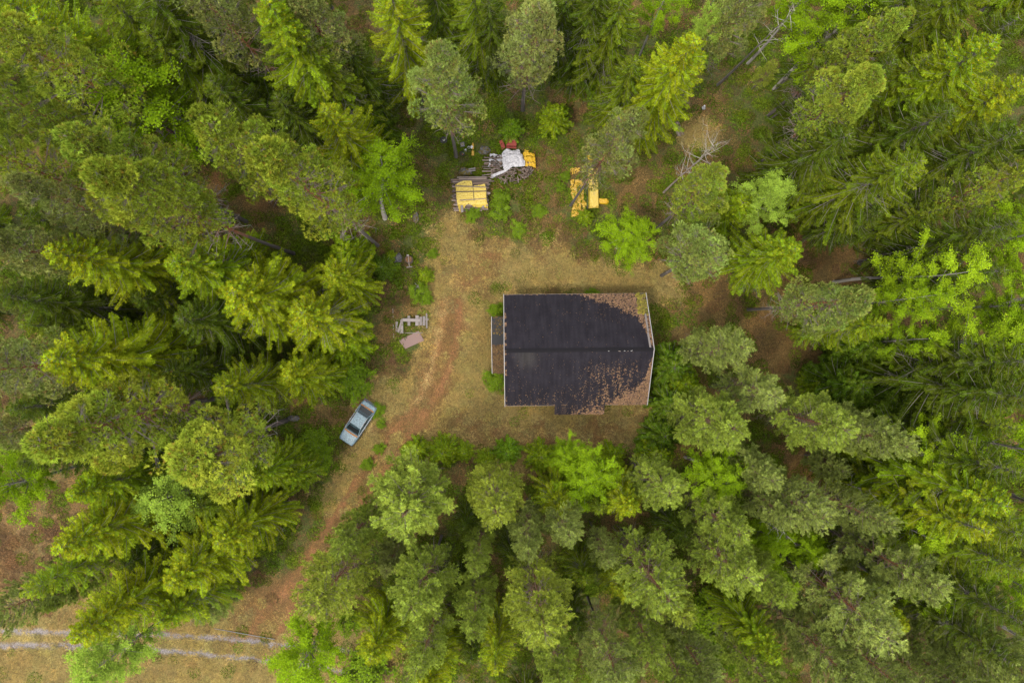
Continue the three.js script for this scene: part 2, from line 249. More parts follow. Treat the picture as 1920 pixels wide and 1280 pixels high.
  for (const side of [-1, 1]) {
    const m = new THREE.MeshPhysicalMaterial({ map: feltMap(side), roughness: .95, specularIntensity: .35, bumpMap: tabs, bumpScale: .008 });
    const slope_ = part(cab, 'roof', mergeGeometries(side < 0 ? [slab(-X, X, 0, S, side)] : [slab(-X, X, 0, S, side), slab(EX0, EX1, S, SE, side)]), m);
    slope_.userData.label = side < 0 ? 'smooth dark north roof slope with litter along its eastern eave' : 'south roof slope streaked with litter, running lower over the entrance';
    const spots = [], moss = [];
    const vMax = side > 0 ? SE / S : 1;
    for (let i = 0; i < 80000; i++) {
      const u = R(), v = R() * vMax; if (v > 1 && (u * 2 * X - X < EX0 + .06 || u * 2 * X - X > EX1 - .06)) continue;
      let p = dense(side, u, Math.min(v, 1)); if (v > 1 && side > 0) p = Math.max(.12, .9 * sm(.05, .4, n2(u * 34, v * 26) * .6 + (v - 1.1) * 4 + (u - .55) * 2.6));
      if (R() > Math.pow(p, 1.08) * .38) continue;
      (side < 0 && u > .93 && v > .62 - .2 * (u - .93) && R() < .75 ? moss : spots).push([u, v, p]);
    }
    const put = (list, g, mm, name, sc) => {
      if (!list.length) return; const im = new THREE.InstancedMesh(g, mm, list.length), q = new THREE.Quaternion(), tilt = new THREE.Quaternion().setFromAxisAngle(new THREE.Vector3(1, 0, 0), side * slope), T = new THREE.Matrix4();
      list.forEach(([u, v, p], i) => { const d = v * S, s = sc * (.5 + .7 * R()) * (.3 + .85 * p); q.setFromAxisAngle(new THREE.Vector3(0, 1, 0), R() * 6.283); im.setMatrixAt(i, T.compose(new THREE.Vector3(u * 2 * X - X, yAt(d) + .01, d * side), tilt.clone().multiply(q), new THREE.Vector3(s * (.7 + .6 * R()), s * (.6 + .6 * R()), s))); const b = .4 + .95 * R(); im.setColorAt(i, new THREE.Color().setRGB(b * (.95 + .15 * R()), b, b * (.8 + .4 * R()))); });
      im.name = name; im.userData.kind = 'stuff'; im.castShadow = im.receiveShadow = true; slope_.add(im);
    };
    const a = [], b = []; spots.forEach((s) => (R() < .55 ? a : b).push(s));
    put(a, lump, litterM, 'needle_litter', .075); put(b, flake, flakeM, 'fallen_leaves', .085); put(moss, lump, mossM, 'roof_moss', .11);
    part(cab, 'ridge_strip', box(2 * X - .04, .022, .2).rotateX(side * slope).translate(0, yAt(.09) + .016, side * .09), M.felt);
    // bargeboards on both gables
    for (const e of [-1, 1]) {
      const g = new THREE.BoxGeometry(.055, .2, len + .06); g.rotateX(side * slope).translate(e * (X + .03), (RY + E) / 2 - .03, side * S / 2); part(cab, 'bargeboard', g, M.white);
    }
    part(cab, 'eave_board', box(2 * X - .02, .15, .03, 0, E - .13, side * (S + .018)), M.paleWood);
  }
  part(cab, 'ridge_cap', new THREE.CylinderGeometry(.09, .09, 2 * X - .05, 8, 1, false, -Math.PI / 2 - 1, 2).rotateZ(Math.PI / 2).translate(0, RY - .045, 0), M.felt);
  // weathered board lying along the east verge, pale bits on the ridge
  for (const [d0, d1] of [[.15, 1.5], [1.55, 3.2]]) { const L = (d1 - d0) / Math.cos(slope), mid = (d0 + d1) / 2; part(cab, 'loose_board', box(.16, .03, L, 0, 0, 0).rotateX(-slope).rotateY(.02).translate(X - .3, yAt(mid) + .035, -mid), M.greyWood); }
  for (let i = 0; i < 5; i++) part(cab, 'ridge_clip', box([.1, .2, .13, .08, .17][i], .012, .035, [2.6, 3.55, 4.0, 4.3, 4.62][i], RY - .035, .13 + .02 * (i % 2), .15 * i - .3), i % 2 ? M.paleWood : M.white);
  // walls set back under the eaves, gables, plinth
  const wx = 6.1, wz = 4.6, gable = new THREE.Shape([[-wz, .35], [wz, .35], [wz, yAt(wz) - .2], [0, RY - .2], [-wz, yAt(wz) - .2]].map(([a, b]) => new THREE.Vector2(a, b)));
  for (const e of [-1, 1]) part(cab, 'gable_wall', new THREE.ExtrudeGeometry(gable, { depth: .14, bevelEnabled: false }).rotateY(Math.PI / 2).translate(e * wx - .07, 0, 0), M.wall);
  for (const e of [-1, 1]) part(cab, 'wall', box(2 * wx - .16, yAt(wz) - .58, .14, 0, (yAt(wz) - .58) / 2 + .35, e * (wz - .07)), M.wall);
  part(cab, 'plinth', box(2 * wx - .3, .5, 2 * wz - .3, 0, .1, 0), mat([.25, .24, .23], .95));
  for (const [x, e] of [[-4, 1], [4.4, 1], [-3.5, -1], [0, -1], [3.5, -1]]) { const w = part(cab, 'window', box(1.25, 1.15, .06, x, 1.6, e * (wz + .035)), M.white); part(w, 'pane', box(1.05, .95, .02, x, 1.6, e * (wz + .077)), mat([.03, .035, .04], .08)); }
  for (const x of [EX0 + .2, EX1 - .2]) part(cab, 'porch_post', box(.11, 2.05, .11, x, 1.02, SE - .35), M.darkWood);
  const dr = part(cab, 'door', box(.95, 2, .06, .3, 1.35, wz + .035), M.darkWood); part(dr, 'handle', box(.12, .03, .05, .68, 1.35, wz + .09), M.white);
  // west porch: small gable roof, black felt on one slope and mossy litter on the other
  const px0 = -7.72, px1 = -6.3, pr = 3.5, pe = 2.55, ps = 2.62, pl = Math.hypot(ps, pr - pe), pa = Math.atan2(pr - pe, ps), pz = -.5;
  const feltWr = (() => { const s = new THREE.PlaneGeometry(px1 - px0, pl, 14, 26); s.rotateX(-Math.PI / 2); const p = s.attributes.position; for (let i = 0; i < p.count; i++) p.setY(i, .05 * Math.abs(n2(p.getX(i) * 2.2, p.getZ(i) * 2.6)) * sm(1.3, .4, p.getZ(i) + .6) + .02 * n2b(p.getX(i) * 6, p.getZ(i) * 6) * sm(1.3, .2, p.getZ(i) + .6)); s.computeVertexNormals(); return s; })();
  for (const side of [-1, 1]) {
    const pg = box(px1 - px0, .1, pl).rotateX(side * pa).translate((px0 + px1) / 2, (pr + pe) / 2 - .06, pz + side * ps / 2);
    const p = part(cab, 'porch_roof', pg, side < 0 ? M.felt : mat([.03, .022, .014], 1));
    if (side < 0) part(p, 'crumpled_felt', feltWr.clone().rotateX(-pa).translate((px0 + px1) / 2, (pr + pe) / 2 + .005, pz - ps / 2), new THREE.MeshStandardMaterial({ color: new THREE.Color().setRGB(.008, .008, .0095), roughness: .75 }));
    const n = side < 0 ? 170 : 1500, im = new THREE.InstancedMesh(lump, mat(side < 0 ? [.08, .05, .016] : [.075, .042, .018], 1), n), q = new THREE.Quaternion(), T = new THREE.Matrix4();
    for (let i = 0; i < n; i++) {
      let x, d; do { x = lerp(px0 + .04, px1, R()); d = R(); } while (R() < sm(-.1, .5, n2(x * 2.2, d * 5 + side * 3)) * .75 || (side < 0 && d < .35)); const s = .035 + .06 * R();
      q.setFromAxisAngle(new THREE.Vector3(0, 1, 0), R() * 6.283); im.setMatrixAt(i, T.compose(new THREE.Vector3(x, lerp(pr, pe, d) + .012, pz + side * ps * d), q, new THREE.Vector3(s, s * .8, s * (.7 + .5 * R())))); const b = .35 + .9 * R(), y = R(); im.setColorAt(i, new THREE.Color().setRGB(b, b * (.85 + .35 * y), b * (.7 + .3 * R())));
    }
    im.name = 'needle_litter'; im.userData.kind = 'stuff'; p.add(im);
    part(cab, 'bargeboard', box(.05, .16, pl + .02).rotateX(side * pa).translate(px0 - .027, (pr + pe) / 2 - .02, pz + side * ps / 2), M.white);
    part(cab, 'porch_post', box(.12, pe - .2, .12, px0 + .25, (pe - .2) / 2, pz + side * (ps - .3)), M.darkWood);
  }
  part(cab, 'deck', box(1.35, .1, 5, -6.95, .75, pz), M.greyWood); part(cab, 'deck_skirt', box(1.2, .66, 4.8, -6.95, .36, pz), M.darkWood);
  const st = part(cab, 'stair', box(.06, .1, 1.5, -7.02, .45, pz + 3.2, 0, .5), M.paleWood);
  part(st, 'stringer', box(.06, .1, 1.5, -6.42, .45, pz + 3.2, 0, .5), M.greyWood);
  for (let i = 0; i < 5; i++) part(st, 'tread', box(.66, .035, .2, -6.72, .74 - i * .145, pz + 2.66 + i * .265), M.paleWood);
}
// ---------- trees ----------
const bark = { pine: (t, h, r) => { const o = sm(.28, .5, t + .08 * (r - .5)), b = .75 + .5 * r; return [lerp(.07, .20, o) * b, lerp(.06, .072, o) * b, lerp(.054, .026, o) * b]; }, grey: (t, h, r) => { const b = .7 + .6 * r; return [.075 * b, .066 * b, .06 * b]; }, birch: (t, h, r) => { const b = r > .8 ? .35 : .8 + .35 * r; return [.27 * b, .25 * b, .225 * b]; } };
function stem(s, r, h, r0, col, wob = .25, top = .97, sides = 9, segs = 16) {
  const p = [], a = r() * 6, b = r() * 6; for (let i = 0; i <= segs; i++) { const t = i / segs, w = wob * t * (1 - .3 * t); p.push([w * Math.sin(a + t * 3.1), h * top * t, w * Math.cos(b + t * 2.7)]); }
  const cache = new Map(); s.tube(p, r0, r0 * .12, sides, (t, k) => { const key = Math.floor(t * 40) * 16 + k; if (!cache.has(key)) cache.set(key, r()); return col(t, h, cache.get(key)); });
  s.tube([[0, -.25, 0], [0, .25, 0]], r0 * 1.5, r0 * 1.02, sides, (t, k) => col(0, h, r()));
  return (y) => { const t = clamp(y / (h * top)), w = wob * t * (1 - .3 * t); return [w * Math.sin(a + t * 3.1), y, w * Math.cos(b + t * 2.7)]; };
}
function bezier(a, b, c, n) { const o = []; for (let i = 0; i <= n; i++) { const t = i / n, u = 1 - t; o.push([0, 1, 2].map((k) => u * u * a[k] + 2 * u * t * b[k] + t * t * c[k])); } return o; }
function tuft(s, r, x, y, z, dx, dy, dz, len, n, spread, wid, cr, cg, cb) {
  for (let i = 0; i < n; i++) {
    let ex = dx + spread * (r() * 2 - 1), ey = dy + spread * (r() * 2 - 1), ez = dz + spread * (r() * 2 - 1); const l = Math.hypot(ex, ey, ez) || 1, b = .8 + .4 * r();
    s.blade(x, y, z, ex / l, ey / l, ez / l, len * (.7 + .5 * r()), wid, 1.1 * (r() - .5), 1, 1.1 * (r() - .5), cr * b, cg * b, cb * b);
  }
}
const TWIG = [.15, .124, .108];
// mature Scots pine: bare orange trunk, lobed dome of needle tufts on crooked limbs
function maturePine(seed, h = 22, R = 3.1, { lobes = 92, low = .5, per = 60, bare = 10 } = {}) {
  const r = rng(seed), w = new Soup(16384), f = new Soup(60000), axis = stem(w, r, h, .2, bark.pine, .5);
  const sx = .8 + .4 * r(), skew = r() * 6.283;
  for (let i = 0; i < lobes + bare; i++) {
    const dead = i >= lobes, q = (i + .5) / lobes, u = dead ? low - .02 - .12 * r() : low + (1 - low) * Math.pow(q, .8) * 1.0, mid = 0;
    const cv_ = (u - low) / (1 - low), rad = dead ? R * (.35 + .4 * r()) : R * (cv_ < .3 ? lerp(.5, 1, sm(0, .3, cv_)) : Math.pow(Math.max(.02, 1 - (cv_ - .3) / .7 * .94), .62)) * (.82 + .36 * n3(Math.cos(i * 2.4) * 1.2, u * 6, Math.sin(i * 2.4) * 1.2 + seed));
    const az = i * 2.39996 + .5 * (r() - .5), fr = dead ? 1 : u > .86 && i % 2 ? .05 + .6 * r() : lerp(.45, 1, Math.sqrt(r())), cx = Math.cos(az) * rad * fr * (1 + .25 * Math.cos(az - skew)), cz = Math.sin(az) * rad * fr * (1 + .25 * Math.cos(az - skew)), cy = h * (u > .86 && i % 2 ? u + .012 : u);
    const d = Math.hypot(cx, cz), a = axis(Math.max(h * .3, cy - d * (dead ? .1 : .35 + .3 * r()))), c = [cx + a[0] * .5, cy - .15, cz + a[2] * .5], m = [lerp(a[0], c[0], .55) + .3 * (r() - .5), lerp(a[1], c[1], .3) + .25 * (r() - .5), lerp(a[2], c[2], .55) + .3 * (r() - .5)];
    const curve = bezier(a, m, c, 4), k0 = .62 + .5 * r();
    w.tube(curve, .03 + .011 * d, .012, 4, (t) => { const o = sm(.7, .1, t); return [lerp(TWIG[0], .13, o) * k0, lerp(TWIG[1], .06, o) * k0, lerp(TWIG[2], .032, o) * k0]; });
    if (dead) { for (let k = 0; k < 11; k++) { const p = curve[1 + Math.floor(r() * 4)], e = [p[0] + (r() - .5) * 1.2, p[1] + (r() - .3) * .7, p[2] + (r() - .5) * 1.2]; w.tube([p, e], .012, .004, 3, () => TWIG.map((v) => v * (.8 + .5 * r()))); } continue; }
    const rl = .26 + .55 * r() * r() + .05 * R + .06 * r(), ol = Math.hypot(cx, cz) || 1, ox = cx / ol, oz = cz / ol, tone = .68 + .6 * r(), yel = .9 + .24 * r();
    for (let k = 0; k < 11; k++) { const t = r() * 6.283, v = r(), e = [c[0] + Math.cos(t) * rl * .95 * v + ox * .25, c[1] + rl * (.75 * r() - .25), c[2] + Math.sin(t) * rl * .95 * v + oz * .25]; w.tube([curve[3 - (k % 2)], [lerp(curve[3][0], e[0], .5), lerp(curve[3][1], e[1], .35), lerp(curve[3][2], e[2], .5)], e], .011, .005, 3, () => TWIG.map((x) => x * (.75 + .6 * r()))); }
    const N = Math.round(per * (.7 + .6 * r()) * rl * rl / .36);
    for (let k = 0; k < N; k++) {
      const t = r() * 6.283, y = lerp(-.5, 1, Math.sqrt(r())), hr = Math.sqrt(Math.max(0, 1 - y * y)); let dx = Math.cos(t) * hr + ox * .35, dy = y * .9 + .12, dz = Math.sin(t) * hr + oz * .35; const l = Math.hypot(dx, dy, dz) || 1; dx /= l; dy /= l; dz /= l;
      const rr = rl * (.55 + .5 * Math.sqrt(r())), x = c[0] + dx * rr * 1.08, yy = c[1] + dy * rr * .72, z = c[2] + dz * rr * 1.08, b = tone * (.7 + .6 * r()), old = r() < .05 ? .6 : 1;
      tuft(f, r, x, yy, z, dx, dy + .5, dz, .17 + .09 * r(), 9, .95, .046, b * yel, b * old, b * (.85 + .3 * r()));
    }
  }
  return [w.geometry(), f.geometry(), h, R];
}
// younger pine: whorled ascending boughs, tufts towards their ends
function youngPine(seed, h = 16, R = 2.3, low = .32, thin = 1) {
  const r = rng(seed), w = new Soup(16384), f = new Soup(60000), axis = stem(w, r, h, .13, bark.pine, .3);
  for (let y = h * .985, i = 0; y > h * (low - .12); y -= .34 + .02 * i * .2, i++) {
    const u = y / h, t = (1 - u) / (1 - low), dead = u < low + .02, L0 = dead ? R * .75 : R * Math.pow(Math.sin(Math.min(1, .12 + t * .9) * Math.PI * .62), 1.0) * 1.02, nb = dead ? 6 : 5 + (r() > .5);
    for (let k = 0; k < nb; k++) {
      const az = k / nb * 6.283 + i * 1.1 + .6 * (r() - .5), L = L0 * (.55 + .65 * r()) + .12, rise = dead ? -.1 : lerp(.75, .18, sm(0, .8, t)), a = axis(y), ca = Math.cos(az), sa = Math.sin(az);
      const c = [a[0] + ca * L, y + L * rise * (.8 + .4 * r()), a[2] + sa * L], m = [a[0] + ca * L * .5, y + L * rise * .3, a[2] + sa * L * .5], cv = bezier(a, m, c, 4), k0 = .75 + .5 * r();
      w.tube(cv, .014 + .009 * L, .006, 3, (q) => { const o = sm(.6, .1, q); return [lerp(TWIG[0], .12, o) * k0, lerp(TWIG[1], .065, o) * k0, lerp(TWIG[2], .04, o) * k0]; });
      const tone = .66 + .64 * r(), sub = Math.round((4 + L * (dead ? 3 : 8.5)) * (dead ? 1 : thin));
      for (let j = 0; j < sub; j++) {
        const q = dead ? r() : lerp(t < .3 ? .02 : .36, 1, Math.pow(r(), t < .3 ? 1 : .6)), i0 = Math.min(3, Math.floor(q * 4)), e = q * 4 - i0, p = [0, 1, 2].map((n) => lerp(cv[i0][n], cv[i0 + 1][n], e)), sa2 = az + (r() > .5 ? 1 : -1) * (.3 + .8 * r()), l2 = (.18 + .34 * L * (1.15 - q)) * (.6 + .7 * r()), tip = [p[0] + Math.cos(sa2) * l2, p[1] + l2 * (.2 + .5 * r()), p[2] + Math.sin(sa2) * l2];
        w.tube([p, tip], .007, .004, 3, () => TWIG.map((x) => x * (.75 + .6 * r()))); if (dead) continue;
        const nt = 2 + Math.round(l2 * 7);
        for (let n = 0; n < nt; n++) { const g = (n + 1) / nt, b = tone * (.7 + .55 * r()); tuft(f, r, lerp(p[0], tip[0], g) + .08 * (r() - .5), lerp(p[1], tip[1], g) + .08 * (r() - .5), lerp(p[2], tip[2], g) + .08 * (r() - .5), Math.cos(sa2) * .7, .8, Math.sin(sa2) * .7,   .15 + .08 * r(), 9, .95, .038, b * (.94 + .14 * r()), b, b * (.85 + .3 * r())); }
      }
    }
  }
  return [w.geometry(), f.geometry(), h, R];
}
// Norway spruce: tiers of feathered boughs, the topmost hung with cones
function spruce(seed, h = 20, R = 2.7, { low = .1, gap = .46, cones = .5, fill = 1, dead = .08 } = {}) {
  const r = rng(seed), w = new Soup(16384), f = new Soup(80000), axis = stem(w, r, h, .019 * h * .55 + .02, bark.grey, .12);
  const foot = h * low;
  for (let y = h - .12, i = 0; y > foot; i++, y -= gap * (.7 + .6 * r()) * lerp(.62, 1.12, clamp((h - y) / h * 1.4)) * Math.min(1, h / 8)) {
    const t = (h - y) / (h - foot), prof = (t < .62 ? Math.pow(t / .62, .78) : 1 - .3 * Math.pow((t - .62) / .38, 1.5)), nb = i < 2 ? 4 : 6 + Math.floor(r() * 2);
    for (let k = 0; k < nb; k++) {
      const az = k / nb * 6.283 + i * 2.1 + .5 * (r() - .5), L = (R * prof * (.62 + .56 * r()) + .16) * (1 + .1 * n3(Math.cos(az), y * .3, Math.sin(az) + seed)), a = lerp(.62, -.42, sm(.02, .75, t)) + .12 * (r() - .5), b2 = lerp(-.1, .3, sm(0, .7, t)), ca = Math.cos(az), sa = Math.sin(az), o = axis(y);
      const at = (s) => [o[0] + ca * L * s, y + L * (a * s + b2 * s * s), o[2] + sa * L * s], bare = t > .25 && r() < dead, lich = r() < .45 ? 1.5 : .9;
      w.tube([at(0), at(.35), at(.7), at(.98)], .012 + .007 * L, .005, 3, () => { const b = lich * (.75 + .5 * r()); return [.095 * b, .085 * b, .076 * b]; });
      if (bare) { for (let n = 0; n < 9; n++) { const s = .25 + .7 * r(), p = at(s), sg = r() > .5 ? 1 : -1; w.tube([p, [p[0] + (ca * .5 - sa * sg * .8) * .4 * L * (1.1 - s), p[1] - .1, p[2] + (sa * .5 + ca * sg * .8) * .4 * L * (1.1 - s)]], .008, .003, 3, () => [.11, .1, .09]); } continue; }
      const tone = .62 + .7 * r(), young = .9 + .25 * r(), step = .105 / fill;
      for (let s = Math.min(.3, .25 / L); s < 1; s += step / L) for (const sg of [-1, 1]) {
        const l = (.10 + .185 * Math.pow(1.02 - s, .6) * Math.min(L, 2.1) * .8) * (.6 + .8 * r()), p = at(s), tw = .75 + .35 * r(); let dx = ca * .78 - sa * sg * tw, dz = sa * .78 + ca * sg * tw, dy = a + 2 * b2 * s - .3 - .45 * r(); const dl = Math.hypot(dx, dy, dz); dx /= dl; dy /= dl; dz /= dl;
        const qx = -dz, qz = dx, np = Math.max(2, Math.round(l / .075)), tint = tone * (.55 + .85 * r()), cone = t < .34 && r() < cones * (1 - t / .36) * .55;
        for (let n = 0; n < np; n++) {
          const e = n / np * l, x = p[0] + dx * e, yy = p[1] + dy * e - .02 * n, z = p[2] + dz * e, v = tint * (.82 + .36 * r()), last = n === np - 1;
          for (const d of last ? [-1, 0, 1] : [-1, 1]) { const ex = dx * .8 + qx * d * .62, ez = dz * .8 + qz * d * .62; f.blade(x, yy, z, ex, dy * .8 + .25 * (r() - .6), ez,   .10 + .03 * r(), .048, qx * .3 * (r() - .5), 1, qz * .3 * (r() - .5), v * young, v, v * .9); }
        }
        if (cone) { const x = p[0] + dx * l, yy = p[1] + dy * l, z = p[2] + dz * l; for (let n = 0; n < 3; n++) f.blade(x, yy + .03, z, .6 * (r() - .5), .3 - r(), .6 * (r() - .5), .11, .06, r() - .5, .3, r() - .5, 2.2 * tint, 1.15 * tint, .8 * tint); }
      }
      tuft(f, r, ...at(1), ca, .2, sa, .14, 6, .6, .05, tone * young, tone, tone * .9);
    }
  }
  tuft(f, r, 0, h - .3, 0, 0, 1, 0, .4, 10, .35, .05, 1.2, 1.05, .8);
  return [w.geometry(), f.geometry(), h, R];
}
// birch and other broadleaf trees: forked limbs carrying sprays of small leaves
function birch(seed, h = 17, R = 2.6, { low = .32, limbs = 46, leaf = .085, stems = 1, n = 520, col = bark.birch, thick = .011 } = {}) {
  const r = rng(seed), w = new Soup(16384), f = new Soup(60000); const axes = [];
  for (let k = 0; k < stems; k++) axes.push(stem(w, r, h * (k ? .75 + .2 * r() : 1), h * thick, col, stems > 1 ? R * .55 : .35 + .02 * h, .96, 7, 12));
  for (let i = 0; i < limbs; i++) {
    const q = (i + .5) / limbs, u = low + (1 - low) * q, ax = axes[i % stems], prof = R * Math.pow(Math.sin(Math.PI * Math.pow(clamp(.06 + .92 * q), .8)), .75) * (.45 + .85 * r()), az = i * 2.39996 + .7 * (r() - .5), y = h * u, a = ax(Math.max(.05, y - prof * .6)), ca = Math.cos(az), sa = Math.sin(az);
    const c = [a[0] + ca * prof, y + .12 * prof, a[2] + sa * prof], m = [a[0] + ca * prof * .45, lerp(a[1], c[1], .7), a[2] + sa * prof * .45], cv = bezier(a, m, c, 4), dark = r() > .5;
    w.tube(cv, .008 + .007 * prof, .004, 3, () => dark ? [.08, .066, .056] : [.15, .135, .12]);
    const tone = .8 + .4 * r(), N = Math.round(n * (.5 + prof / R * .7) * (.8 + .4 * r())), sprays = 9 + Math.round(prof * 3);
    for (let k = 0; k < sprays; k++) {
      const g = lerp(.25, 1.05, Math.pow(r(), .7)), i0 = Math.min(3, Math.floor(g * 4)), e = g * 4 - i0, p = [0, 1, 2].map((d) => lerp(cv[i0][d], cv[i0 + 1][d], e)), sz = az + (r() - .5) * 2.6, l = (.25 + .3 * R * r()) * (.7 + .3 * r()), tip = [p[0] + Math.cos(sz) * l, p[1] + l * (.35 - .6 * r()), p[2] + Math.sin(sz) * l];
      w.tube([p, tip], .006, .003, 3, () => [.09, .07, .055]);
      for (let j = 0; j < N / sprays; j++) {
        const t = r(), sp = .16 + .1 * R * t * .5, x = lerp(p[0], tip[0], t) + sp * (r() + r() - 1), yy = lerp(p[1], tip[1], t) + sp * .8 * (r() + r() - 1.05), z = lerp(p[2], tip[2], t) + sp * (r() + r() - 1), an = r() * 6.283, b = tone * (.7 + .6 * r()), dx = Math.cos(an), dz = Math.sin(an), dy = -.5 * r(), nx = .9 * (r() - .5), nz = .9 * (r() - .5), L = leaf * (.7 + .6 * r());
        f.blade(x, yy, z, dx, dy, dz, L * .75, L * .8, nx, 1, nz, b * (.9 + .2 * r()), b, b * .9); f.blade(x, yy, z, -dx, -dy, -dz, L * .55, L * .8, nx, 1, nz, b * (.9 + .2 * r()), b, b * .9);
      }
    }
  }
  return [w.geometry(), f.geometry(), h, R];
}
// bare tree: trunk with broken grey branches
function snag(seed, h, R, n, low, twigs, col, rise) {
  const r = rng(seed), w = new Soup(8192), axis = stem(w, r, h, h * .0105, col, .3);
  for (let i = 0; i < n; i++) {
    const u = lerp(low, .99, (i + r()) / n), L = R * (.35 + .8 * r()) * (1.15 - u * .5), az = i * 2.4 + r(), a = axis(h * u), ca = Math.cos(az), sa = Math.sin(az), c = [a[0] + ca * L, a[1] + L * rise * (.4 + r()), a[2] + sa * L], cv = bezier(a, [a[0] + ca * L * .55 + .2 * (r() - .5), a[1] + .1 * L, a[2] + sa * L * .55 + .2 * (r() - .5)], c, 5), g = () => { const b = .8 + .5 * r(); return [.22 * b, .2 * b, .18 * b]; };
    w.tube(cv, .022 + .008 * L, .007, 4, g);
    for (let k = 0; k < twigs; k++) { const p = cv[1 + Math.floor(r() * 5)], l = .2 + .4 * L * r(), q = az + (r() - .5) * 2.4; w.tube([p, [p[0] + Math.cos(q) * l * .6, p[1] + l * .2, p[2] + Math.sin(q) * l * .6], [p[0] + Math.cos(q + .4) * l, p[1] + l * (.2 + .5 * rise), p[2] + Math.sin(q + .4) * l]], .011, .004, 3, g); }
  }
  return [w.geometry(), null, h, R];
}
const woodM = soupMat();
const models = {
  P: [1, 2, 3, 4, 5, 6].map((k) => maturePine(100 + k, 22, [3.1, 2.9, 3.3, 3.0, 2.8, 3.2][k - 1], { lobes: 80 + 6 * k, low: [.5, .46, .56, .48, .42, .6][k - 1], per: 50 + 3 * k, bare: 12 + 3 * k })),
  Y: [1, 2, 3, 4, 5, 6, 7].map((k) => youngPine(200 + k, 16, [2.3, 2.3, 2.1, 2.4, 2.2, 2.5, 2.0][k - 1], [.3, .38, .26, .34, .42, .24, .36][k - 1], [.76, .54, .66, .46, .72, .6, .5][k - 1])),
  S: [1, 2, 3, 4, 5, 6, 7].map((k) => spruce(300 + k, 20, [2.7, 2.9, 2.5, 2.7, 2.6, 3.0, 2.4][k - 1], { gap: [.40, .46, .38, .5, .42, .54, .36][k - 1], cones: [.6, .8, .5, .9, .4, .3, .7][k - 1], dead: [.05, .1, .08, .16, .06, .2, .04][k - 1] })),
  Sdark: [1, 2, 3].map((k) => spruce(330 + k, 20, 2.7, { gap: .55, cones: .1, dead: .16, fill: .9, low: .14 })),
  N: [1, 2, 3].map((k) => spruce(350 + k, 4, 1.25, { gap: .3, cones: 0, low: .02, dead: 0, fill: 1 })),
  B: [1, 2, 3, 4].map((k) => birch(400 + k, 17, 2.6, { low: [.42, .5, .44, .54][k - 1], limbs: 40 + 3 * k })),
  K: [1, 2, 3].map((k) => birch(450 + k, 2, 1, { low: .12, limbs: 26, leaf: .085, stems: 5, n: 150, thick: .012, col: bark.grey })),
  X: [snag(501, 16, 2, 16, .55, 5, bark.grey, .35), snag(502, 12, 1.4, 22, .3, 3, bark.grey, .1)],
  V: [snag(511, 11, 2.4, 26, .35, 8, (t, h, r) => [.17 * (.7 + .5 * r), .14 * (.7 + .5 * r), .12 * (.7 + .5 * r)], .8)],
};
const tones = {
  P: [[.182, .245, .026], [.198, .252, .024], [.178, .208, .052], [.170, .222, .046]], Y: [[.200, .265, .036], [.220, .270, .032], [.200, .235, .058], [.205, .255, .056]],
  S: [[.114, .170, .008], [.140, .184, .008], [.048, .073, .007], [.080, .116, .008]], N: [[.090, .160, .009], [.118, .175, .008], [.060, .102, .009]],
  B: [[.128, .208, .007], [.160, .240, .030], [.175, .265, .010]], K: [[.098, .158, .010]],
};
const crownM = {}; for (const [k, l] of Object.entries(tones)) crownM[k] = l.map((c) => leafMat(c));
